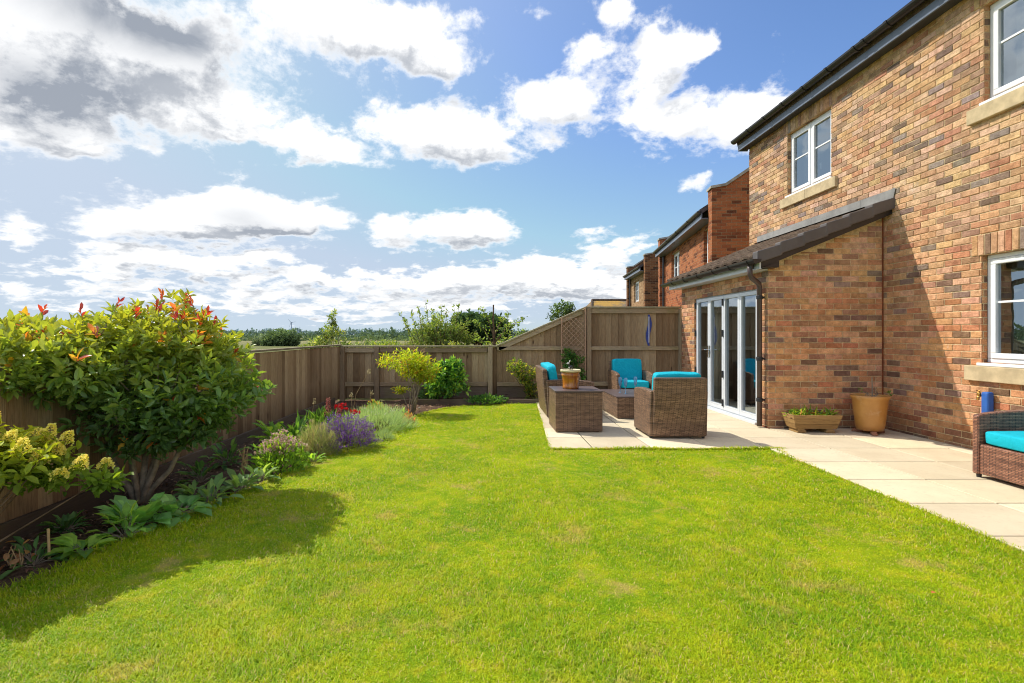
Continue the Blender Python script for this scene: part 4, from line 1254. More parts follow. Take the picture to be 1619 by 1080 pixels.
# the big red tipped shrub
def photinia_col(i, t, b, P, O, Q):
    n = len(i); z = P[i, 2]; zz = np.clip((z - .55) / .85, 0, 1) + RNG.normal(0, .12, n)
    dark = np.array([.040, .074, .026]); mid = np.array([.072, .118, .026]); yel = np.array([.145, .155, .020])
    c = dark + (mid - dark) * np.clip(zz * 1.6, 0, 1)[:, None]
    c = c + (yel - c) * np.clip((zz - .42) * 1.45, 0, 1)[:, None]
    young = (RNG.random(len(P)) < np.clip((P[:, 2] - .9) * .22, 0.015, .14)) & (Q > .62)
    y = young[i] & (t > .40)
    red = pick([(.20, .035, .02), (.26, .09, .022), (.24, .15, .022), (.20, .05, .03)], n, [.2, .25, .4, .15])
    c = np.where(y[:, None], red, c)
    return c * RNG.uniform(.72, 1.28, (n, 1))
def ph_cull(P):
    f = np.interp(P[:, 1], [LP0[1], LP1[1]], [LP0[0], LP1[0]])
    low_left = (P[:, 0] < -2.85) & (P[:, 2] < .70)
    return ((P[:, 0] < f + .07) & (P[:, 2] < 1.13)) | low_left | (P[:, 2] < .41)
TP = TD = None
def red_shoots(P):
    # tall red shoots breaking the outline
    global TP, TD
    top = np.argsort(-(P[:, 2] + RNG.normal(0, .07, len(P))))[:90]; top = RNG.choice(top, 20, replace=False)
    TP = P[top] + np.stack([RNG.normal(0, .02, 20), RNG.normal(0, .02, 20), RNG.uniform(.04, .13, 20)], 1); TD = np.stack([RNG.normal(0, .22, 20), RNG.normal(0, .22, 20), np.ones(20)], 1)
    return shoots(TP, TD, 8, .13, (14, 55), (.04, .07), (.30, .40), lambda i, tt, b: np.where((tt > .55)[:, None], pick([(.17, .018, .016), (.19, .05, .02), (.13, .02, .022)], len(i)), pick([(.10, .11, .018), (.06, .10, .018)], len(i))))
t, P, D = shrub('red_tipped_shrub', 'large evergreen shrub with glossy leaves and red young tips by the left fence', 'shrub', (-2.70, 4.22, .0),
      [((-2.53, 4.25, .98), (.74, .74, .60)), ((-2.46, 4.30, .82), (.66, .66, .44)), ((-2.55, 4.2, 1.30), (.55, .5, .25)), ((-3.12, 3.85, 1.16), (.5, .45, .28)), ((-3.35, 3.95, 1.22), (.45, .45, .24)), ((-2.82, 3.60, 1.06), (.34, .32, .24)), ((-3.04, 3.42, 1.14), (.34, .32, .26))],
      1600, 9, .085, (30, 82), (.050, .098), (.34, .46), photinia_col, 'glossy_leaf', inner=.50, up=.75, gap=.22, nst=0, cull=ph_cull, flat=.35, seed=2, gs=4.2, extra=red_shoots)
mb = MB(); B = Vector((-2.70, 4.22, 0))
for q, dd in zip(TP, unit(TD)):
    a_ = Vector(q) - B; mb.tube([a_ - Vector(dd) * .26, a_ - Vector(dd) * .02], [.004, .0025], 5)
for (ax, ay, az, r) in ((-.20, -.05, .42, .030), (-.09, .02, .50, .034), (.02, .06, .52, .032), (.16, .0, .46, .030), (.27, .08, .40, .028), (-.02, -.08, .48, .026), (.10, .10, .55, .03)):
    k1 = Vector((ax, ay, az)); k0 = Vector((ax * .30, ay * .3, .10))
    mb.tube([(ax * .1, ay * .1, -.02), k0, k0.lerp(k1, .5) + Vector((ax * .12, 0, -.01)), k1], [r * 1.0, r * .85, r * .72, r * .6], 8)
    cand = [i for i in range(len(P)) if (Vector(P[i]) - B - k1).length < .85 and P[i][2] > k1.z + .1]
    random.shuffle(cand)
    for i in cand[:26]:
        tp = Vector(P[i]) - B - Vector(D[i]) * .03; m_ = k1.lerp(tp, .5) + Vector((rnd(-.04, .04), rnd(-.04, .04), rnd(0, .05)))
        mb.tube([k1, k1.lerp(m_, .6) + Vector((0, 0, .03)), m_, tp], [r * .55, r * .4, .007, .003], 5)
mb.build('stem', 'pale_bark', t, smooth=True)

# cream panicles on arching branches, bottom left
def hyd_col(i, t, b, P, O, Q):
    n = len(i); zz = np.clip((b[:, 2] - .42) / .4, 0, 1)
    a = np.array([.085, .15, .02]); c = np.array([.30, .32, .025])
    return (a + (c - a) * zz[:, None]) * RNG.uniform(.75, 1.25, (n, 1))
t, P, D = shrub('panicle_shrub', 'leafy shrub with creamy yellow flower panicles arching in from the left edge', 'shrub', (-2.80, 2.72, 0),
      [((-2.70, 2.98, .64), (.36, .32, .16)), ((-2.88, 2.85, .74), (.38, .32, .17)), ((-2.46, 3.05, .54), (.20, .18, .09)), ((-2.22, 3.10, .50), (.16, .10, .05))],
      250, 7, .10, (45, 85), (.05, .085), (.40, .52), hyd_col, 'soft_leaf', inner=.35, up=.8, gap=.18, nst=9, r0=.008, r1=.003, seed=4, bend=.25, bark='bark', flat=.45)
sel = [i for i in range(len(P)) if Q_[i] > .62 and P[i, 2] > .5][:46]
FB = []; FD = []; FC_ = []
B = np.array((-2.80, 2.72, 0))
for i in sel:
    ax = unit(D[i] + np.array([.1, 0, .9])); h = rnd(.05, .095)
    for q in range(210):
        s = random.random(); rr = (1 - s) * .032 + .008; th = rnd(0, 2 * PI)
        rv = np.array([math.cos(th), math.sin(th), rnd(-.3, .5)])
        FB.append(P[i] - B + ax * h * s + rv * rr); FD.append(rv + ax * .4); FC_.append((rnd(.80, .92), rnd(.72, .82), rnd(.14, .24)))
leaf_mesh('flowers', t, 'petal', np.array(FB), np.array(FD), RNG.uniform(.010, .016, len(FB)), .013, np.array(FC_), simple=True)

def rosette(name, label, cat, base, n, L, W, col, lift=(20, 75), material='soft_leaf', R0=.02, stalk=.3, parts='leaves', group=None, scale=1., flat=.85, extra=None):
    """leaves on stalks radiating from a crown"""
    t = thing(name, label, cat, base, 0, group)
    th = RNG.uniform(0, 2 * PI, n); el = np.radians(RNG.uniform(*lift, n))
    d = np.stack([np.cos(th) * np.cos(el), np.sin(th) * np.cos(el), np.sin(el)], 1)
    l = RNG.uniform(*L, n); st = l * stalk * RNG.uniform(.4, 1.6, n)
    bs = np.stack([np.cos(th) * R0, np.sin(th) * R0, 0 * th], 1) + d * st[:, None]
    dd = d.copy(); dd[:, 2] -= .35
    leaf_mesh(parts, t, material, bs, dd, l, l * RNG.uniform(*W, n), col(n), flat=flat, droop=.18)
    mb = MB()
    for i in range(min(n, 60)):
        mb.tube([(0, 0, -.01), tuple(bs[i] * .6 + np.array([0, 0, .005])), tuple(bs[i])], .0025, 4)
    mb.build('leaf_stalk', 'pale_bark', t)
    return t
LG = lambda n: pick([(.16, .28, .045), (.22, .34, .05), (.12, .23, .045)], n)
DG = lambda n: pick([(.045, .10, .03), (.07, .14, .04), (.09, .16, .045)], n)
BG = lambda n: pick([(.10, .19, .055), (.14, .23, .065), (.08, .155, .05)], n)
rosette('hosta_plant', 'low green plant with pointed leaves nearest the short cane in the left border', 'plant', (-2.40, 3.22, .01), 40, (.10, .17), (.40, .52), LG, (5, 45), stalk=.25)
rosette('bergenia_plant', 'clump of big rounded leathery leaves under the red tipped shrub', 'plant', (-2.36, 3.66, .015), 46, (.11, .17), (.62, .80), BG, (20, 78), 'glossy_leaf', R0=.07, stalk=.5)
rosette('bergenia_plant', 'smaller clump of rounded leathery leaves right of the main clump', 'plant', (-2.20, 3.86, .015), 32, (.10, .16), (.6, .8), BG, (15, 70), 'glossy_leaf', R0=.06, stalk=.45)
rosette('red_leaf_plant', 'small plant with coppery red leaves at the lawn edge in front of the round leaves', 'plant', (-2.23, 3.50, .01), 9, (.05, .075), (.6, .75), lambda n: pick([(.28, .08, .05), (.3, .13, .06)], n), (10, 50))
rosette('border_perennial', 'dark leafed shaded plant with pale variegation near the fence foot', 'plant', (-2.75, 3.55, .01), 40, (.06, .11), (.3, .45), DG, (15, 80), stalk=.5)
for x, y, n, lab in ((-2.10, 4.14, 30, 'low grey green plant between the round leaved clump and the border edge'), (-2.02, 4.45, 26, 'low spreading green plant at the lawn edge below the red tipped shrub'), (-1.98, 4.75, 22, 'small trailing green plant on bark between the shrub and the stonecrop'), (-2.28, 4.25, 30, 'upright grey leaved plant in shade right of the shrub stems')):
    rosette('border_perennial', lab, 'plant', (x, y, .01), int(n * 1.5), (.07, .13), (.34, .58), lambda n: pick([(.15, .24, .08), (.20, .29, .09), (.11, .19, .07)], n), (5, 75), stalk=.6, group='low plants in the left border')
rosette('border_perennial', 'dark glossy plant behind the stonecrop at the fence foot', 'plant', (-2.55, 5.35, .01), 60, (.06, .12), (.35, .5), DG, (10, 85), stalk=1.0)
rosette('border_perennial', 'bushy light green plant behind the grey lavender by the left fence', 'plant', (-2.15, 6.15, .01), 90, (.08, .16), (.22, .34), lambda n: pick([(.07, .15, .03), (.10, .19, .035)], n), (30, 88), stalk=1.0)

for k_, (x, y, n, l0, l1, lab, cf) in enumerate([
        (-2.28, 5.55, 46, .06, .12, 'leafy green plant in the gap behind the grey lavender', LG), (-2.5, 4.75, 40, .06, .12, 'dark spreading plant at the fence foot right of the big shrub', DG),
        (-2.05, 4.62, 30, .05, .10, 'grey green tuft on the bark in front of the dead stalks', BG), (-2.55, 3.05, 34, .05, .10, 'dark trailing plant beside the short cane', DG),
        (-2.3, 3.45, 30, .06, .11, 'light green plant filling the gap left of the coppery leaves', LG), (-1.72, 5.42, 40, .04, .08, 'fresh green seedlings at the lawn edge between stonecrop and grey lavender', LG),
        (-2.45, 6.3, 70, .10, .18, 'tall leafy green plant against the left fence behind the strap leaves', LG), (-2.3, 7.4, 70, .09, .16, 'dark green leafy plant behind the silvery mound by the corner', DG),
        (-1.95, 7.15, 50, .06, .12, 'bright green leafy tuft left of the silvery mound', LG), (-1.28, 8.35, 40, .05, .09, 'small green plant at the foot of the golden shrub', LG)]):
    rosette('border_perennial', lab, 'plant', (x, y, .01), n, (l0, l1), (.30, .5), cf, (8, 85), stalk=.9, group='low plants in the left border')
def mound(name, label, cat, base, r, h, n, L, W, cols, spread=.5, material='soft_leaf', simple=True, parts='foliage', flat=0., group=None, fromcore=.0):
    t = thing(name, label, cat, base, 0, group)
    u = unit(RNG.normal(0, 1, (n, 3))); u[:, 2] = np.abs(u[:, 2])
    q = RNG.uniform(.55, 1, n) * (.86 + .28 * vn(u * 3, 2.2, len(label) % 7))
    P = u * q[:, None] * np.array([r, r, h]) * RNG.uniform(.9, 1.0, (n, 1))
    d = unit(u + np.array([0, 0, .7]) + RNG.normal(0, spread, (n, 3)))
    ll = RNG.uniform(*L, n)
    leaf_mesh(parts, t, material, P - d * (ll * .5)[:, None], d, ll, ll * RNG.uniform(*W, n), cols(n), simple=simple, flat=flat, droop=.05)
    mb = MB(); stems(mb, (0, 0, -.01), [tuple(P[i] * .8) for i in range(min(24, n))], .006, .002, .2, 5, 3, merge=r * .35); mb.build('stem', 'bark', t)
    return t, P, u
def sprays(parent, name, pts, dirs, h, rr, n, col, size, material='petal'):
    FB = []; FD = []
    for p, ax in zip(pts, dirs):
        ax = unit(np.array(ax))
        for q in range(n):
            s = random.random(); th = rnd(0, 2 * PI); rv = np.array([math.cos(th), math.sin(th), rnd(-.4, .6)])
            FB.append(np.array(p) + ax * h * s + rv * rr * rnd(.4, 1)); FD.append(rv + ax * .3)
    m_ = len(FB)
    return leaf_mesh(name, parent, material, np.array(FB), np.array(FD), RNG.uniform(.8, 1.3, m_) * size, size * .8, col(m_), simple=True)
# stonecrop with pink heads
t, P, u = mound('stonecrop_plant', 'bright green mound with pale pink flower heads at the lawn edge', 'plant', (-1.95, 5.16, 0), .28, .38, 1000, (.035, .06), (.4, .55), lambda n: pick([(.14, .25, .03), (.20, .32, .035), (.10, .19, .03)], n), .5, simple=False, flat=.2)
hi = [p for p in P if p[2] > .20 and p[0] > -.16][:120]
sprays(t, 'flowers', hi, [(0, 0, 1)] * len(hi), .014, .026, 22, lambda n: pick([(.60, .40, .34), (.68, .52, .42), (.50, .30, .26)], n), .015)
# grey lavender skeleton and purple bloom
t, P, u = mound('lavender_plant', 'grey green lavender mound gone to seed left of the purple flowers', 'plant', (-1.82, 5.82, 0), .29, .38, 3400, (.07, .13), (.03, .05), lambda n: pick([(.19, .22, .12), (.25, .26, .16), (.13, .18, .08), (.25, .21, .15)], n), .35)
t, P, u = mound('lavender_plant', 'lavender mound covered in purple flower spikes beside the lawn', 'plant', (-1.56, 6.10, 0), .37, .40, 2100, (.06, .11), (.035, .06), lambda n: pick([(.12, .16, .07), (.16, .19, .10)], n), .35)
hi = [p for p in P if p[2] > .07][:640]
sprays(t, 'flowers', hi, [tuple(unit(p + np.array([0, 0, .15]))) for p in hi], .045, .012, 13, lambda n: pick([(.17, .05, .33), (.25, .085, .42), (.34, .17, .50), (.11, .035, .22)], n), .013)
# red bloom behind
t, P, u = mound('red_flower', 'small plant with vivid red blooms above the purple lavender', 'flower', (-1.72, 6.62, 0), .17, .36, 260, (.05, .09), (.2, .35), LG, .4)
hi = [(-.06, -.05, .42), (.02, -.08, .40), (.12, -.04, .36), (-.01, .02, .43), (.16, -.02, .34)]
sprays(t, 'flowers', hi, [(0, -.2, 1)] * 5, .02, .030, 40, lambda n: pick([(.52, .012, .012), (.42, .008, .015)], n), .024)
# silver green mound
t, P, u = mound('silver_mound_plant', 'wide silvery green mound of fine foliage on the right of the border', 'plant', (-1.48, 7.38, 0), .58, .36, 6500, (.07, .12), (.03, .05), lambda n: pick([(.19, .28, .15), (.25, .34, .20), (.14, .23, .10), (.30, .37, .24)], n), .3)
hi = [p for p in P if p[2] > .2][::9][:26]
sprays(t, 'flowers', hi, [(0, 0, 1)] * len(hi), .02, .012, 8, lambda n: pick([(.6, .5, .6), (.65, .6, .62)], n), .011)
mound('silver_mound_plant', 'small silvery green tuft at the lawn edge right of the purple lavender', 'plant', (-1.22, 6.55, 0), .17, .17, 900, (.05, .09), (.035, .05), lambda n: pick([(.16, .24, .14), (.21, .28, .17)], n), .3)
t, P, u = mound('yellow_flower', 'low plant with yellow and orange blooms behind the silvery mound', 'flower', (-1.62, 7.95, 0), .26, .34, 500, (.04, .08), (.3, .45), LG, .4)
hi = [p for p in P if p[2] > .2][:44]
sprays(t, 'flowers', hi, [(0, 0, 1)] * len(hi), .01, .018, 12, lambda n: pick([(.62, .44, .03), (.60, .30, .04), (.55, .48, .10)], n), .018)
mound('orange_leaf_plant', 'small orange leaved plant at the right end of the border beside the slim tree', 'plant', (-1.09, 7.80, 0), .10, .20, 160, (.04, .07), (.35, .5), lambda n: pick([(.38, .16, .07), (.30, .20, .06), (.36, .11, .06)], n), .4)
# grassy leaves behind the lavender
t = thing('strap_leaf_plant', 'fan of narrow bright green strap leaves behind the lavender', 'plant', (-1.95, 6.55, 0))
n = 90; th = RNG.uniform(0, 2 * PI, n); el = np.radians(RNG.uniform(45, 85, n)); d = np.stack([np.cos(th) * np.cos(el), np.sin(th) * np.cos(el), np.sin(el)], 1)
leaf_mesh('leaves', t, 'soft_leaf', d * .02 + np.stack([RNG.normal(0, .06, n), RNG.normal(0, .05, n), 0 * th], 1), d, RNG.uniform(.25, .45, n), .016, pick([(.10, .20, .03), (.14, .25, .04)], n), droop=.25)
# flower spikes and seed heads
def spike(label, x, y, h, col, r, group, lean=(0, 0), fh=.16, name='flower_spike', sz=.018, n=150):
    t = thing(name, label, 'flower', (x, y, 0), 0, group)
    tip = (lean[0], lean[1], h)
    mb = MB(); mb.tube([(0, 0, -.01), (lean[0] * .25, lean[1] * .25, h * .5), tip], [.005, .004, .003], 6); mb.build('stem', 'dry_stem', t)
    FB = []; FD = []
    for q in range(n):
        s = random.random(); th = rnd(0, 2 * PI); rv = np.array([math.cos(th), math.sin(th), rnd(-.2, .8)]); k = r * (1.1 - .75 * s)
        FB.append(np.array([lean[0], lean[1], h - fh * .55]) + np.array([lean[0] * .4, 0, 1]) * fh * s + rv * k * rnd(.3, 1)); FD.append(rv)
    leaf_mesh('bloom', t, 'petal', np.array(FB), np.array(FD), RNG.uniform(.7, 1.2, len(FB)) * sz, sz * .7, col(len(FB)), simple=True)
    return t
PK = lambda n: pick([(.38, .115, .09), (.44, .17, .13), (.30, .08, .07)], n)
SD = lambda n: pick([(.42, .36, .18), (.36, .29, .14), (.50, .44, .25)], n)
spike('dusky pink flower spike behind the purple lavender, taller of the two', -1.86, 6.42, .46, PK, .036, 'pink flower spikes', fh=.20)
spike('dusky pink flower spike behind the purple lavender, shorter of the two', -1.72, 6.38, .37, PK, .032, 'pink flower spikes', fh=.15)
spike('dry seed head on a bent stalk, tallest of those before the back fence', -2.10, 8.55, .72, SD, .026, 'dry seed heads', (.27, 0), .08, 'seed_head', .018, 70)
spike('dry seed head on a straight stalk left of the bent one', -1.93, 7.9, .42, SD, .022, 'dry seed heads', (-.02, 0), .07, 'seed_head', .016, 60)
spike('short dry seed head right of the bent tall one', -1.78, 8.2, .42, SD, .024, 'dry seed heads', (.07, 0), .07, 'seed_head', .016, 60)
spike('slim grey seed head standing before the left fence', -2.25, 6.95, .45, SD, .018, 'dry seed heads', (.06, 0), .07, 'seed_head', .014, 50)
spike('round buff seed head leaning over the strap leaves', -1.90, 6.30, .30, SD, .024, 'dry seed heads', (-.12, 0), .03, 'seed_head', .014, 70)
spike('thin white tipped stalk leaning right beside the slim tree', -1.12, 8.0, .22, lambda n: pick([(.5, .5, .45)], n), .012, 'dry seed heads', (.16, 0), .02, 'seed_head', .010, 24)

# canes and dried stalks
t = thing('garden_cane', 'short bamboo cane stuck upright in the left border', 'cane', (-2.52, 3.12, 0)); b = MB(); b.tube([(0, 0, -.03), (-.008, 0, .19)], .0075, 8); b.build('cane', 'cane', t)
t = thing('dried_plant', 'dead brown stalks in front of the bark beside the stonecrop', 'dead plant', (-2.22, 4.95, 0)); b = MB()
for i in range(7): b.tube([(rnd(-.06, .06), rnd(-.04, .04), -.01), (rnd(-.04, .04), 0, .12), (rnd(-.05, .07), rnd(-.03, .03), rnd(.18, .30))], [.006, .005, .003], 5)
b.build('stem', 'dry_stem', t)
t = thing('dried_plant', 'withered brown stalk and leaves at the far left edge of the border', 'dead plant', (-2.62, 3.0, 0)); b = MB()
for i in range(5): b.tube([(rnd(-.08, .05), rnd(-.04, .04), 0), (rnd(-.05, .05), 0, .06), (rnd(-.02, .06), rnd(-.03, .03), rnd(.10, .17))], [.005, .004, .002], 5)
b.build('stem', 'dry_stem', t)
n = 14; leaf_mesh('leaves', t, 'soft_leaf', RNG.normal(0, .035, (n, 3)) + np.array([0, 0, .07]), RNG.normal(0, 1, (n, 3)), .05, .03, pick([(.25, .12, .06), (.3, .17, .08)], n))

# a fallen leaf on the lawn
t_ = leaf_mesh('fallen_leaf', None, 'petal', np.array([[2.19, 2.63, .052]]), np.array([[.8, .3, .05]]), .035, .022, np.array([[.55, .18, .06]]), flat=.9)
tag(t_, 'single small orange fallen leaf lying on the open lawn', 'leaf')

# bark and leaf litter
n = 9500; y = RNG.uniform(1.2, 10.3, n); l = lawn_left(y); x = RNG.uniform(-3.1, 1, n); k = (x < l - .01) & ((y < 9.95)); x, y = x[k], y[k]; n = len(x)
d = RNG.normal(0, 1, (n, 3)); d[:, 2] *= .22
o = leaf_mesh('bark_litter', None, 'distant_leaf', np.stack([x, y, RNG.uniform(.008, .03, n)], 1), d, RNG.uniform(.015, .06, n), RNG.uniform(.008, .026, n), pick([(.15, .075, .05), (.24, .135, .09), (.08, .045, .03), (.34, .23, .16), (.05, .03, .02)], n), simple=True, flat=.9)
tag(o, 'brown bark chips and leaf litter over the border soil', 'bark chips', kind='stuff')

# the slim golden tree (nandina like) in front of the back fence
def nand_col(i, t, b, P, O, Q):
    n = len(i); zz = np.clip((b[:, 2] - .45) / .5, 0, 1)
    c = pick([(.21, .28, .02), (.28, .32, .022), (.34, .27, .025), (.32, .16, .03)], n, [.40, .44, .11, .05])
    return c * (.6 + .5 * zz[:, None])
t, P, D = shrub('golden_shrub', 'feathery golden green shrub on slim bare stems before the back fence', 'shrub', (-1.16, 8.72, 0),
      [((-1.26, 8.75, .88), (.50, .42, .19)), ((-1.05, 8.70, .72), (.42, .36, .13)), ((-1.0, 8.7, .58), (.26, .2, .05)), ((-1.35, 8.7, .42), (.14, .14, .05))],
      320, 8, .11, (35, 80), (.045, .085), (.20, .30), nand_col, inner=.3, up=.30, gap=.25, nst=10, r0=.011, r1=.003, bark='pale_bark', flat=.6, bend=.12, merge=.05, seed=6, gs=7)
sprays(t, 'flowers', [(.05, 0, 1.02), (.0, .02, 1.05), (.16, 0, 1.0)], [(0, 0, 1)] * 3, .07, .04, 70, lambda n: pick([(.36, .25, .12), (.30, .19, .09)], n), .014)
def glossy_col(i, t, b, P, O, Q):
    n = len(i); return pick([(.045, .11, .022), (.08, .16, .025), (.15, .22, .03), (.03, .075, .02)], n, [.3, .3, .2, .2])
shrub('glossy_shrub', 'rounded glossy green shrub with pale new leaves right of the golden shrub', 'shrub', (-.72, 10.22, .07),
      [((-.72, 10.15, .42), (.42, .26, .34)), ((-.66, 10.18, .66), (.28, .2, .22))], 290, 8, .09, (35, 80), (.06, .10), (.42, .55), glossy_col, 'glossy_leaf', inner=.35, up=.5, gap=.1, nst=14, seed=8)
shrub('yellow_shrub', 'sparse shrub with small yellow green leaves beside the sofa at the back fence', 'shrub', (.86, 10.25, .07),
      [((.62, 10.2, .70), (.24, .16, .16)), ((.84, 10.22, .52), (.28, .2, .26)), ((.95, 10.2, .26), (.24, .16, .2))], 190, 7, .09, (35, 80), (.035, .06), (.42, .55),
      lambda i, t, b, P, O, Q: pick([(.28, .26, .04), (.12, .17, .025), (.06, .11, .02)], len(i)) * np.clip(.45 + b[:, 2:3], .5, 1.2), inner=.3, up=.6, gap=.25, nst=26, r0=.008, r1=.002, seed=9)
mound('ground_cover_plant', 'low dark green leafy plant along the timber edging', 'plant', (.05, 10.02, .06), .42, .14, 520, (.04, .075), (.5, .65), lambda n: pick([(.04, .10, .022), (.06, .14, .03), (.09, .18, .035)], n), .6, simple=False, flat=.4)
mound('ground_cover_plant', 'small dark leafy clump at the foot of the glossy shrub', 'plant', (-1.05, 10.3, .06), .24, .24, 300, (.04, .07), (.4, .6), DG, .6, simple=False)
shrub('climbing_plant', 'green climber with small leaves growing up the lattice trellis', 'climber', (1.75, 10.44, .06), [((1.76, 10.43, .62), (.22, .06, .42)), ((1.66, 10.43, .85), (.16, .06, .22)), ((1.85, 10.44, .35), (.16, .08, .3))], 240, 7, .05, (40, 85), (.03, .055), (.5, .7),
      lambda i, t, b, P, O, Q: pick([(.03, .085, .02), (.055, .13, .028), (.08, .16, .03)], len(i)), inner=.1, up=.3, nst=20, r0=.006, r1=.002, seed=10)
rosette('border_perennial', 'light green leaves behind the amber pot at the foot of the trellis', 'plant', (1.40, 10.42, .06), 60, (.08, .14), (.35, .5), LG, (35, 88), stalk=2.2)

# plants in the containers
t = thing('strap_leaf_plant', 'yellow green strappy leaves filling the wooden trough', 'plant', (4.27, 7.03, .24))
n = 150; x = RNG.uniform(-.27, .27, n); th = RNG.uniform(0, 2 * PI, n); el = np.radians(RNG.uniform(10, 75, n)); d = np.stack([np.cos(th) * np.cos(el), np.sin(th) * np.cos(el), np.sin(el)], 1)
gl_ = vn(np.stack([x, x * 0, x * 0], 1), 12, 2)
leaf_mesh('leaves', t, 'soft_leaf', np.stack([x, RNG.uniform(-.09, .07, n), 0 * x], 1), d, RNG.uniform(.07, .17, n) * (.6 + .7 * gl_), .020, pick([(.16, .24, .03), (.22, .28, .035), (.09, .17, .03), (.33, .2, .05)], n, [.35, .3, .25, .1]), droop=.3)
t = thing('potted_twigs', 'bare twigs and sparse shoots growing in the large ochre pot', 'plant', (4.955, 6.90, .486)); b = MB()
b.tube([(.03, 0, -.03), (.032, 0, .14), (.025, 0, .28)], [.009, .008, .007], 6)
for i in range(9): b.tube([(rnd(-.08, .10), rnd(-.05, .05), -.02), (rnd(-.10, .12), rnd(-.05, .05), .06), (rnd(-.16, .18), rnd(-.08, .08), rnd(.08, .17))], [.004, .003, .0015], 5)
b.build('stem', 'pale_bark', t)
n = 16; leaf_mesh('leaves', t, 'soft_leaf', np.concatenate([RNG.normal(0, .018, (9, 3)) + np.array([-.12, -.02, .13]), RNG.normal(0, .018, (7, 3)) + np.array([.25, .0, .08])]), RNG.normal(0, 1, (n, 3)), .04, .02, pick([(.09, .16, .03)], n))

# ------------------------------------------------------------------ beyond the fence
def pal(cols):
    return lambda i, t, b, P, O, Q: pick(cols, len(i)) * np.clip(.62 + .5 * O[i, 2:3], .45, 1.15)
shrub('young_tree', 'slender young tree with pale green leaves beyond the low fence', 'tree', (-4.05, 14.2, -.03), [((-4.05, 14.2, .9), (.62, .45, .42)), ((-4.02, 14.2, 1.28), (.34, .3, .34)), ((-3.98, 14.2, 1.66), (.14, .14, .32)), ((-4.45, 14.1, .95), (.34, .3, .3)), ((-3.5, 14.1, .9), (.4, .3, .22))],
      520, 7, .12, (35, 80), (.05, .085), (.42, .58), pal([(.15, .21, .05), (.21, .26, .07), (.10, .16, .04), (.30, .32, .14)]), inner=.15, up=.9, gap=.22, nst=30, r0=.018, r1=.003, part='crown', spart='trunk', bark='pale_bark', seed=12)
GR = [(.14, .21, .05), (.19, .25, .065), (.11, .17, .045), (.24, .27, .09)]
shrub('wild_bush', 'tall upright bush with wispy shoots beyond the back fence', 'bush', (-1.35, 16.2, -.03), [((-1.35, 16.2, 1.05), (1.05, .7, .78)), ((-1.5, 16.2, 1.45), (.7, .5, .50)), ((-.75, 16.1, 1.35), (.5, .4, .5))],
      900, 7, .13, (30, 75), (.06, .10), (.3, .42), pal(GR), inner=.25, up=1.0, gap=.14, nst=50, r0=.03, r1=.004, part='crown', spart='trunk', seed=13)
sh = thing('wild_bush', 'thin leafy shoots sticking up above the wispy bush beyond the back fence', 'bush', (-1.35, 15.9, 0)); b = MB(); PB = []
for (x, h_) in ((-.95, 1.62), (-.80, 1.95), (-.62, 2.15), (-.35, 2.25), (-.15, 2.05), (.1, 2.22), (.25, 2.0), (.50, 2.10), (.62, 2.18), (-1.12, 1.9)):
    p0 = Vector((x * .6, rnd(-.2, .2), .9)); p1 = Vector((x, rnd(-.2, .2), h_)); b.tube([(0, 0, 0), p0, p1], [.02, .012, .004], 5)
    for q in range(22): s = random.random() ** .7; PB.append(tuple(p0.lerp(p1, s)))
b.build('trunk', 'bark', sh); n = len(PB) * 2; PB = np.array(PB * 2)
leaf_mesh('crown', sh, 'soft_leaf', PB + RNG.normal(0, .02, PB.shape), RNG.normal(0, 1, PB.shape) + np.array([0, 0, .5]), RNG.uniform(.07, .13, n), .04, pick(GR, n))
shrub('round_tree', 'dark rounded tree standing behind the wispy bush', 'tree', (-.3, 34, -.03), [((-.2, 34, 1.7), (1.9, 1.5, 1.0)), ((-1.0, 34, 1.9), (1.2, 1.2, .9))], 900, 7, .3, (30, 80), (.16, .26), (.5, .6), pal([(.055, .10, .035), (.08, .13, .045), (.04, .075, .03)]), 'distant_leaf', inner=.5, nst=10, r0=.12, r1=.02, part='crown', spart='trunk', seed=14)
# open branchy fruit tree tied to a dark stake
ft = thing('fruit_tree', 'open branched young fruit tree tied beside a dark stake beyond the fence', 'tree', (.25, 13.0, -.03)); b = MB(); PB = []
b.tube([(0, 0, 0), (.02, 0, .8), (.0, 0, 1.5), (-.05, 0, 1.75)], [.035, .03, .02, .008], 7)
for (z0, x1, z1) in ((1.05, -.45, 1.62), (1.1, .55, 1.62), (.95, .75, 1.45), (1.0, -.4, 1.25), (1.3, .35, 1.85), (1.25, -.3, 1.95), (.9, .62, 1.2), (.95, -.25, 1.05), (1.15, .70, 1.72), (.85, .3, 1.15)):
    p0 = Vector((0, 0, z0)); p2 = Vector((x1, rnd(-.3, .3), z1)); p1 = p0.lerp(p2, .5) + Vector((0, 0, .1 * (1 if z1 > z0 + .3 else 0)))
    b.tube([p0, p1, p2], [.015, .010, .004], 5)
    for q in range(34): s = random.random(); PB.append(tuple((p0.lerp(p1, s * 2) if s < .5 else p1.lerp(p2, s * 2 - 1)) if s > .15 else p2))
b.build('trunk', 'bark', ft); PB = np.array(PB + PB); n = len(PB)
leaf_mesh('crown', ft, 'soft_leaf', PB + RNG.normal(0, .035, PB.shape), RNG.normal(0, 1, PB.shape), RNG.uniform(.05, .085, n), RNG.uniform(.03, .045, n), pick([(.15, .22, .05), (.20, .26, .07), (.09, .15, .04)], n), flat=.3)
st = thing('tree_stake', 'dark upright stake supporting the branchy fruit tree', 'stake', (.23, 12.9, -.03)); b = MB(); b.tube([(0, 0, 0), (0, 0, 2.05)], [.018, .017], 8); b.build('stake', 'bark', st)
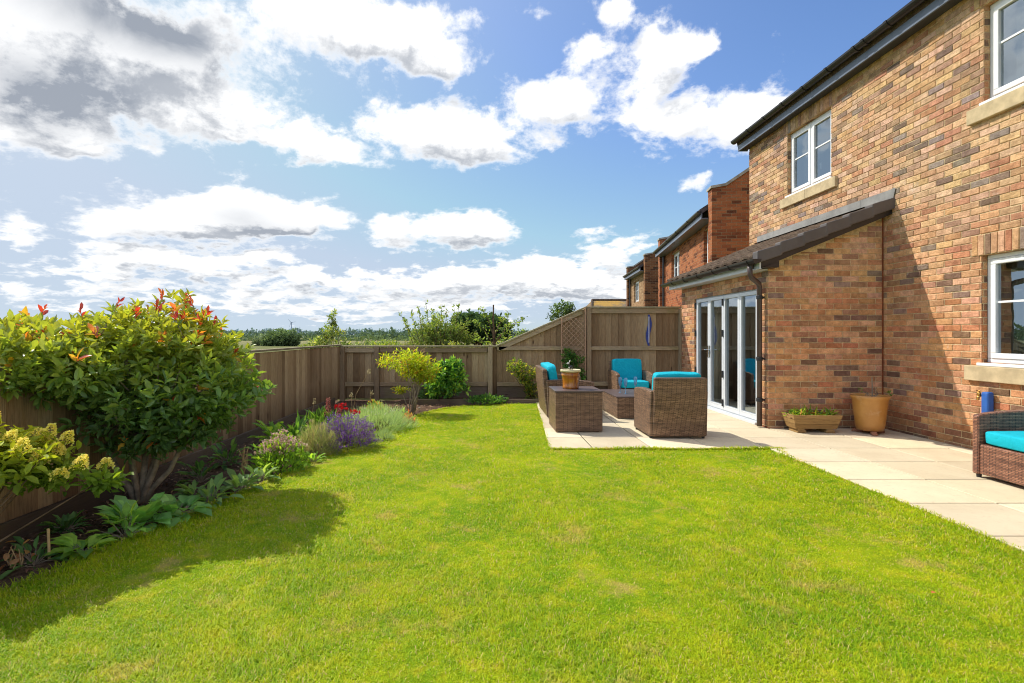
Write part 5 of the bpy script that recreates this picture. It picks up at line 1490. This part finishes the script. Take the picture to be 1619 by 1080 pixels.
shrub('young_tree', 'bushy tree top showing above the sloping fence', 'tree', (2.75, 19, -.03), [((2.7, 19, 2.0), (.55, .5, .42)), ((2.95, 19, 2.25), (.35, .3, .3)), ((2.6, 19, 1.3), (.6, .5, .6))], 330, 7, .13, (30, 80), (.07, .11), (.4, .55), pal([(.07, .12, .04), (.11, .17, .05), (.05, .09, .03)]), inner=.3, up=.6, gap=.25, nst=24, r0=.03, r1=.004, part='crown', spart='trunk', seed=15)
for (x, y, rx, h_, lab, c) in ((-3.2, 17, .8, 1.15, 'mixed green scrub right of the slender young tree', GR), (-2.3, 19, .9, 1.25, 'greyish scrub bush between the young tree and the wispy bush', [(.16, .18, .08), (.12, .15, .06), (.2, .21, .11)]), (-2.55, 14.0, .55, 1.12, 'low yellow green bush just above the back fence', [(.17, .22, .04), (.22, .26, .05), (.10, .15, .03)]),
                            (-.55, 13.6, .8, 1.10, 'yellowish low bush under the wispy bush', [(.19, .22, .04), (.24, .25, .06), (.11, .15, .035)]), (.7, 14.6, .8, 1.25, 'green low bush behind the fruit tree', GR), (-5.0, 24, 1.2, 1.1, 'dull green hedge bush left of the young tree', [(.07, .11, .04), (.10, .14, .05)])):
    shrub('scrub_bush', lab, 'bush', (x, y, -.03), [((x, y, h_ * .55), (rx, rx * .7, h_ * .48))], 320, 7, .13, (30, 80), (.05, .10), (.35, .5), pal(c), inner=.4, up=.7, gap=.1, nst=12, r0=.012, r1=.003, part='crown', spart='trunk', group='scrub bushes beyond the fence', seed=int(abs(x * 10)) % 9)
# wispy dry grass beyond the fence
n = 4200; x = RNG.uniform(-3.5, 1.4, n); y = RNG.uniform(11.3, 14.5, n); th = RNG.uniform(0, 2 * PI, n)
o = leaf_mesh('tall_grass', None, 'soft_leaf', np.stack([x, y, np.full(n, -.03)], 1), np.stack([np.cos(th) * .28, np.sin(th) * .28, np.ones(n)], 1), RNG.uniform(.55, 1.15, n), .014, pick([(.36, .32, .18), (.24, .25, .10), (.42, .38, .26), (.18, .22, .08)], n), droop=.12)
tag(o, 'tall pale seeding grasses growing just beyond the back fence', 'grass', kind='stuff')
# field trees, hedges and far woods
HZ = [(.095, .135, .06), (.12, .16, .07), (.075, .11, .055)]
shrub('field_tree', 'round hazy green tree standing in the field left of the turbine', 'tree', (-22.6, 60, -.6), [((-22.4, 60, .45), (2.1, 1.5, 1.5)), ((-23.4, 60, .2), (1.4, 1.3, 1.0))], 900, 7, .35, (30, 80), (.2, .32), (.5, .6), pal([(.13, .18, .075), (.16, .21, .09), (.10, .15, .065)]), 'distant_leaf', inner=.3, gap=.08, nst=18, r0=.12, r1=.02, part='crown', spart='trunk', seed=16, gs=2.5)
shrub('field_tree', 'smaller pale tree directly left of the round field tree', 'tree', (-25.6, 62, -.6), [((-25.5, 62, .1), (1.3, 1.0, 1.2))], 420, 7, .35, (30, 80), (.2, .3), (.5, .6), pal([(.17, .21, .11), (.20, .24, .13)]), 'distant_leaf', inner=.3, gap=.15, nst=14, r0=.1, r1=.02, part='crown', spart='trunk', seed=17, gs=2.5)
def wood(name, label, rows):
    PB = []; LL = []; CC = []
    for (x0, x1, y, h0, n, size, c) in rows:
        x = RNG.uniform(x0, x1, n); s = x * (40 / (x1 - x0 + 1)) + y
        top = h0 * (.55 + .28 * np.sin(s * 1.3) + .22 * np.sin(s * 3.7 + 1) + .16 * np.sin(s * 8.1))
        z = top * RNG.random(n) ** .6
        PB.append(np.stack([x, y + RNG.uniform(-4, 4, n), z - .03], 1)); LL.append(RNG.uniform(.6, 1.3, n) * size); CC.append(pick(c, n))
    PB = np.concatenate(PB); n = len(PB); LL = np.concatenate(LL)
    o = leaf_mesh(name, None, 'distant_leaf', PB, RNG.normal(0, 1, (n, 3)), LL, LL * .8, np.concatenate(CC), simple=True)
    tag(o, label, 'woodland', kind='stuff')
wood('far_woodland', 'hazy line of distant woods along the horizon', [(-420, 160, 420, 4.6, 5000, 2.2, [(.12, .17, .15), (.10, .145, .14), (.14, .19, .16)]), (-640, 260, 640, 7.6, 3600, 3.4, [(.20, .26, .28), (.17, .23, .26)]), (-150, -100, 125, 3.6, 2600, .8, [(.05, .085, .04), (.07, .11, .05)])])  # bluish distance haze is put into the leaf colours
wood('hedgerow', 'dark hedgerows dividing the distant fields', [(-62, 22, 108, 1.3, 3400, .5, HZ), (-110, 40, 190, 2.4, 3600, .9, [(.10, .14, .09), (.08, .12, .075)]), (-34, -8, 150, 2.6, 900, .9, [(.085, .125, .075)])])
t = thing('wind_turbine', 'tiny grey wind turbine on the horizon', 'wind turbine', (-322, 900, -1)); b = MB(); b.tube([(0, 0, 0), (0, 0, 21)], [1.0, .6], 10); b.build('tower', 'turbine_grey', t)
b = MB(); b.box(-.7, .7, -2, 2, 20.6, 22); b.build('nacelle', 'turbine_grey', t)
for k in range(3):
    an = R(80 + 120 * k); b = MB(); b.prism([(-.4, 0), (.4, 0), (.45, 2), (.1, 8), (-.1, 8)], 'y', -2.4, -2.2); b.M = Matrix()
    rot = Matrix.Rotation(an, 4, 'Y'); b.v = [tuple(Vector((0, 0, 21.3)) + rot.to_3x3() @ Vector(v)) for v in b.v]; b.build('blade', 'turbine_grey', t)
t = thing('far_factory', 'pale blocky building with a thin chimney on the horizon', 'building', (-311, 900, -1)); b = MB(); b.box(-4.5, 4.5, 0, 8, 0, 6.8); b.box(-6, -4.5, 1, 7, 0, 5); b.build('wall', 'far_building', t)
b = MB(); b.tube([(2, 3, 6.8), (2, 3, 14.5)], [.5, .35], 8); b.build('chimney', 'far_building', t)

# ------------------------------------------------------------------ sky, sun, camera
SUN = Vector((-1.0, .63, 1.23)).normalized()          # towards the sun
SUN_EL = math.asin(SUN.z); SUN_AZ = math.atan2(SUN.x, SUN.y)
# cumulus seen from the garden: azimuth, elevation, half width, half height in degrees, strength
CLOUDS = [
    (-35.9, 25.8, 10.18, 3.10, 1.50),
    (-40.5, 20.1, 5.85, 3.62, 1.40),
    (-31.2, 22.8, 9.37, 3.43, 1.20),
    (-39.7, 16.1, 4.39, 2.16, 1.10),
    (-36.8, 15.4, 1.95, 1.10, 0.60),
    (-24.9, 19.8, 6.10, 2.06, 1.00),
    (-18.5, 18.7, 3.64, 1.49, 0.90),
    (-14.5, 17.6, 3.47, 1.42, 0.90),
    (-31.7, 18.7, 5.86, 2.06, 0.70),
    (-16.1, 28.6, 9.34, 3.59, 1.40),
    (-8.4, 29.6, 5.94, 2.52, 1.00),
    (-4.7, 26.9, 3.88, 1.71, 1.05),
    (-1.7, 30.9, 2.69, 0.89, 0.50),
    (5.0, 30.5, 1.47, 1.10, 0.50),
    (-3.4, 21.1, 8.06, 2.34, 1.45),
    (-0.3, 18.4, 4.04, 2.06, 0.90),
    (-8.4, 19.7, 4.62, 2.13, 0.80),
    (7.4, 23.8, 4.24, 2.35, 1.25),
    (10.7, 22.2, 2.93, 1.70, 0.85),
    (14.2, 30.1, 2.66, 1.27, 1.20),
    (18.2, 27.4, 3.28, 1.62, 1.05),
    (17.6, 24.8, 2.82, 2.33, 1.10),
    (11.0, 27.5, 2.73, 1.56, 1.05),
    (22.1, 26.6, 1.85, 1.00, 0.95),
    (19.4, 20.8, 4.80, 2.44, 1.40),
    (26.6, 20.1, 3.56, 2.23, 1.30),
    (24.4, 17.7, 2.80, 1.67, 0.80),
    (7.0, 19.2, 2.52, 1.07, 0.70),
    (21.8, 14.6, 1.74, 1.29, 0.85),
    (22.7, 15.4, 0.80, 0.58, 0.30),
    (-23.2, 11.8, 7.40, 2.49, 1.60),
    (-29.2, 10.4, 6.68, 2.05, 1.30),
    (-34.5, 9.8, 3.66, 1.19, 0.80),
    (-19.1, 10.9, 5.41, 1.60, 1.00),
    (-10.3, 10.7, 2.48, 1.54, 1.20),
    (-2.7, 11.2, 5.52, 2.07, 1.50),
    (1.0, 10.9, 2.56, 1.69, 0.90),
    (-40.9, 8.8, 1.74, 1.99, 1.00),
    (-38.5, 8.5, 1.24, 0.72, 0.50),
    (-41.4, 6.4, 1.14, 0.40, 0.50),
    (-31.7, 7.0, 5.86, 1.02, 0.90),
    (-27.1, 6.7, 6.41, 0.95, 1.00),
    (-22.1, 7.5, 2.89, 0.86, 0.80),
    (-35.4, 5.6, 4.47, 0.54, 0.70),
    (-39.7, 3.3, 2.80, 0.72, 0.90),
    (-33.6, 3.8, 4.21, 0.67, 0.60),
    (-24.4, 4.8, 2.01, 0.91, 0.90),
    (-19.1, 5.1, 2.17, 1.14, 1.00),
    (-14.8, 4.7, 3.78, 0.78, 0.70),
    (-10.3, 5.2, 2.94, 1.05, 0.80),
    (-4.4, 5.4, 3.22, 1.73, 1.00),
    (1.0, 5.6, 4.04, 1.47, 0.90),
    (7.0, 5.9, 4.65, 1.72, 1.00),
    (4.4, 7.6, 3.35, 0.92, 0.70),
    (9.0, 4.8, 3.94, 1.06, 0.80),
    (-13.2, 6.5, 1.15, 0.52, 0.50),
    (13.6, 8.5, 3.57, 1.80, 1.40),
    (11.3, 10.6, 1.43, 0.45, 0.50),
    (12.9, 5.1, 3.84, 1.17, 0.80),
    (-26.0, 2.6, 6.53, 0.48, 0.75),
    (-17.3, 2.4, 5.53, 0.45, 0.80),
    (-9.7, 3.2, 4.59, 0.53, 0.70),
    (-1.7, 2.9, 5.39, 0.54, 0.75),
    (5.7, 3.2, 4.67, 0.60, 0.60),
    (-36.8, 2.1, 3.89, 0.38, 0.70),
    (-20.9, 3.6, 4.12, 0.38, 0.50),
    (-13.6, 1.5, 7.64, 0.33, 0.55),
    (-29.7, 1.2, 6.10, 0.29, 0.50),
    (-3.0, 1.3, 6.72, 0.34, 0.50),
    (-20.3, 3.7, 24.89, 2.52, 0.55),
    (3.7, 4.9, 18.80, 2.80, 0.50),
    (-31.2, 6.2, 12.82, 2.28, 0.32),
    (15.5, 3.8, 7.51, 1.94, 0.40),
    (15.5, 24.8, 10.02, 4.82, 0.22),
    (-32.2, 16.4, 1.93, 0.73, 0.50),
    (-22.1, 18.8, 3.47, 0.56, 0.40),
    (-34.1, 13.0, 1.62, 0.48, 0.55),
]
SHADES = [
    (-33.6, 26.7, 9.35, 2.96, 1.15),
    (-28.2, 25.9, 4.72, 2.12, 0.60),
    (-39.7, 19.4, 5.99, 2.49, 0.95),
    (-39.7, 16.3, 2.40, 1.19, 0.40),
    (-24.4, 11.1, 3.36, 1.18, 0.45),
    (-19.1, 10.0, 5.41, 0.86, 0.40),
    (-31.2, 8.9, 4.44, 0.56, 0.40),
    (-5.0, 9.7, 5.35, 0.59, 0.30),
    (-11.0, 9.4, 1.95, 0.58, 0.30),
    (-22.1, 6.3, 3.47, 0.37, 0.40),
    (-30.7, 5.9, 2.99, 0.34, 0.35),
    (-1.7, 30.4, 4.04, 1.51, 0.15),
    (-37.6, 2.8, 2.54, 0.43, 0.30),
    (-18.5, 4.3, 2.42, 0.51, 0.30),
    (-8.4, 4.1, 3.30, 0.53, 0.30),
    (1.7, 4.2, 4.04, 0.54, 0.25),
    (8.4, 4.0, 4.62, 0.53, 0.30),
]
def rad5(b):
    return [R(q) for q in b[:4]] + [b[4]]
def blob_sum(g, p, table, start=0.):
    acc = start
    for b in table:
        az, el, ra, re, am = rad5(b)
        q = g.v('MULTIPLY_ADD', p, (1 / ra, 1 / re, 0), (-az / ra, -el / re, 0))
        d = g.v('DOT_PRODUCT', q, q)
        w = g.m('POWER', .32, d)
        acc = g.m('MULTIPLY_ADD', w, am, acc)
    return acc
def density_group():
    t = bpy.data.node_groups.new('cloud_density', 'ShaderNodeTree')
    t.interface.new_socket('P', in_out='INPUT', socket_type='NodeSocketVector')
    t.interface.new_socket('D', in_out='OUTPUT', socket_type='NodeSocketFloat')
    g = NG(t); gi = g.n('NodeGroupInput'); go = g.n('NodeGroupOutput')
    p = gi.outputs[0]
    x, el, _ = g.xyz(p)
    k = g.m('DIVIDE', 1.0, g.m('ADD', g.m('MAXIMUM', el, 0), .30))          # puffs get smaller towards the horizon
    q = g.comb(g.m('MULTIPLY', x, 2.2), g.m('MULTIPLY', g.m('LOGARITHM', g.m('ADD', g.m('MAXIMUM', el, -.05), .22), math.e), 1.9), 0)
    w1 = g.noise(q, 2.6, 3, .5, color=True)
    w2 = g.noise(q, 8.5, 4, .55, color=True)
    pw = g.v('MULTIPLY_ADD', g.v('SUBTRACT', w1, (.5, .5, .5)), (.10, .06, 0), p)
    pw = g.v('MULTIPLY_ADD', g.v('SUBTRACT', w2, (.5, .5, .5)), (.075, .055, 0), pw)
    s = blob_sum(g, pw, CLOUDS)
    fb = g.noise(q, 5.0, 9, .66, dist=.3)
    fb2 = g.noise(q, 19, 7, .6)
    wide = g.noise(q, 1.5, 4, .5)
    away = g.m('MAXIMUM', g.smooth(g.m('ABSOLUTE', x), R(47), R(60)), g.smooth(el, R(36), R(48)))
    s = g.m('ADD', s, g.m('MULTIPLY', away, g.m('MULTIPLY', g.m('SUBTRACT', wide, .44), 5)))
    d = g.m('ADD', g.m('SUBTRACT', s, .47), g.m('MULTIPLY', g.m('SUBTRACT', fb, .5), 2.1))
    d = g.m('ADD', d, g.m('MULTIPLY', g.m('SUBTRACT', fb2, .5), .9))
    fb3 = g.noise(q, 12.5, 6, .6)
    low = g.smooth(el, R(5), R(13), 1, 0)
    d = g.m('ADD', d, g.m('MULTIPLY', low, g.m('MULTIPLY', g.m('SUBTRACT', fb3, .53), 2.9)))
    t.links.new(d, go.inputs[0])
    return t
def make_world():
    w = bpy.data.worlds.new('World'); S.world = w; w.use_nodes = True
    t = w.node_tree; t.nodes.clear(); g = NG(t)
    STR = .15
    sky = g.n('ShaderNodeTexSky', sky_type='NISHITA', sun_disc=False, sun_elevation=SUN_EL, sun_rotation=SUN_AZ, air_density=1.0, dust_density=.8, ozone_density=2.0)
    dirv = g.n('ShaderNodeTexCoord').outputs['Generated']
    x, y, z = g.xyz(g.v('NORMALIZE', dirv))
    az = g.m('ARCTAN2', x, y); el = g.m('ARCSINE', z)
    p = g.comb(az, el, 0)
    dg = density_group()
    def dens(v):
        nd = g.n('ShaderNodeGroup'); nd.node_tree = dg; g.put(nd.inputs[0], v); return nd.outputs[0]
    d = dens(p)
    k = g.m('MINIMUM', g.m('MULTIPLY_ADD', g.m('MAXIMUM', el, 0), 2.0, .36), 1.0)
    d2 = dens(g.v('ADD', p, g.comb(g.m('MULTIPLY', k, -.024), g.m('MULTIPLY', k, .046), 0)))
    alpha = g.smooth(d, -.11, .55)
    rel = g.smooth(g.m('SUBTRACT', d2, d), -.45, .75)
    thick = g.m('MULTIPLY', rel, g.smooth(d, .10, .75))
    shade = g.m('MULTIPLY', blob_sum(g, p, SHADES), g.smooth(g.noise(g.v('MULTIPLY', p, (1, 1.5, 1)), 7.5, 7, .6, dist=.4), .15, .85, .45, 1.15))
    sh = g.m('ADD', g.m('MULTIPLY', thick, .80), g.m('MULTIPLY', shade, g.smooth(d, .1, .9)), clamp=True)
    lit = g.smooth(y, .35, -.25, 7.8, 24.0)          # unseen clouds behind the viewer, front-lit and made brighter to fill the shadows
    cloud = g.mix(sh, g.comb(lit, lit, lit), (2.3, 2.55, 3.0))
    blue = g.v('MINIMUM', g.v('MULTIPLY', sky.outputs[0], SKYTINT), (3.3, 4.1, 5.5))
    # pale haze towards the horizon
    hz = g.m('POWER', 2.718, g.m('MULTIPLY', g.m('MAXIMUM', el, 0), -7.0))
    blue = g.mix(g.m('MULTIPLY', hz, .80), blue, (4.1, 4.9, 5.5))
    # glow of thin cloud round the sun
    sd = g.v('DOT_PRODUCT', g.comb(x, y, z), tuple(SUN))
    glow = g.m('POWER', g.m('MAXIMUM', sd, 0), 3.5)
    blue = g.mix(g.m('MULTIPLY', glow, .95), blue, (4.4, 5.0, 5.7))
    cloud = g.mix(g.m('MULTIPLY', hz, .35), cloud, (5.6, 5.9, 6.2))
    c = g.mix(g.m('MULTIPLY', alpha, .97), blue, cloud)
    below = g.smooth(z, -.02, 0.0)
    c = g.mix(below, (1.6, 1.8, 1.0), c)
    bg = g.n('ShaderNodeBackground'); bg.inputs['Strength'].default_value = STR
    g.put(bg.inputs['Color'], c)
    o = g.n('ShaderNodeOutputWorld'); t.links.new(bg.outputs[0], o.inputs[0])
    w.cycles.sampling_method = 'MANUAL'; w.cycles.sample_map_resolution = 512
SKYTINT = (.72, .93, 1.22)
make_world()

ld = bpy.data.lights.new('sun', 'SUN'); ld.energy = 5.0; ld.angle = R(.53); ld.color = (1, .94, .83)
lo = bpy.data.objects.new('sun', ld); COL.objects.link(lo)
lo.rotation_euler = (-SUN).to_track_quat('-Z', 'Y').to_euler(); lo.location = (-20, 12, 25)

cd = bpy.data.cameras.new('camera'); cam = bpy.data.objects.new('camera', cd); COL.objects.link(cam)
cam.location = (0, 0, 1.32); cam.rotation_euler = (R(90), 0, 0)
cd.sensor_width = 36; cd.lens = 850 / 1619 * 36
cd.shift_x = .0275; cd.shift_y = -.0074
cd.clip_start = .05; cd.clip_end = 12000
S.camera = cam
S.view_settings.view_transform = 'Standard'; S.view_settings.look = 'None'; S.view_settings.exposure = 0; S.view_settings.gamma = 1
S.render.engine = 'CYCLES'
S.cycles.use_denoising = True; S.cycles.filter_width = 1.05
S.cycles.max_bounces = 7; S.cycles.transparent_max_bounces = 10; S.cycles.caustics_reflective = False; S.cycles.caustics_refractive = False
S.cycles.sample_clamp_indirect = 6
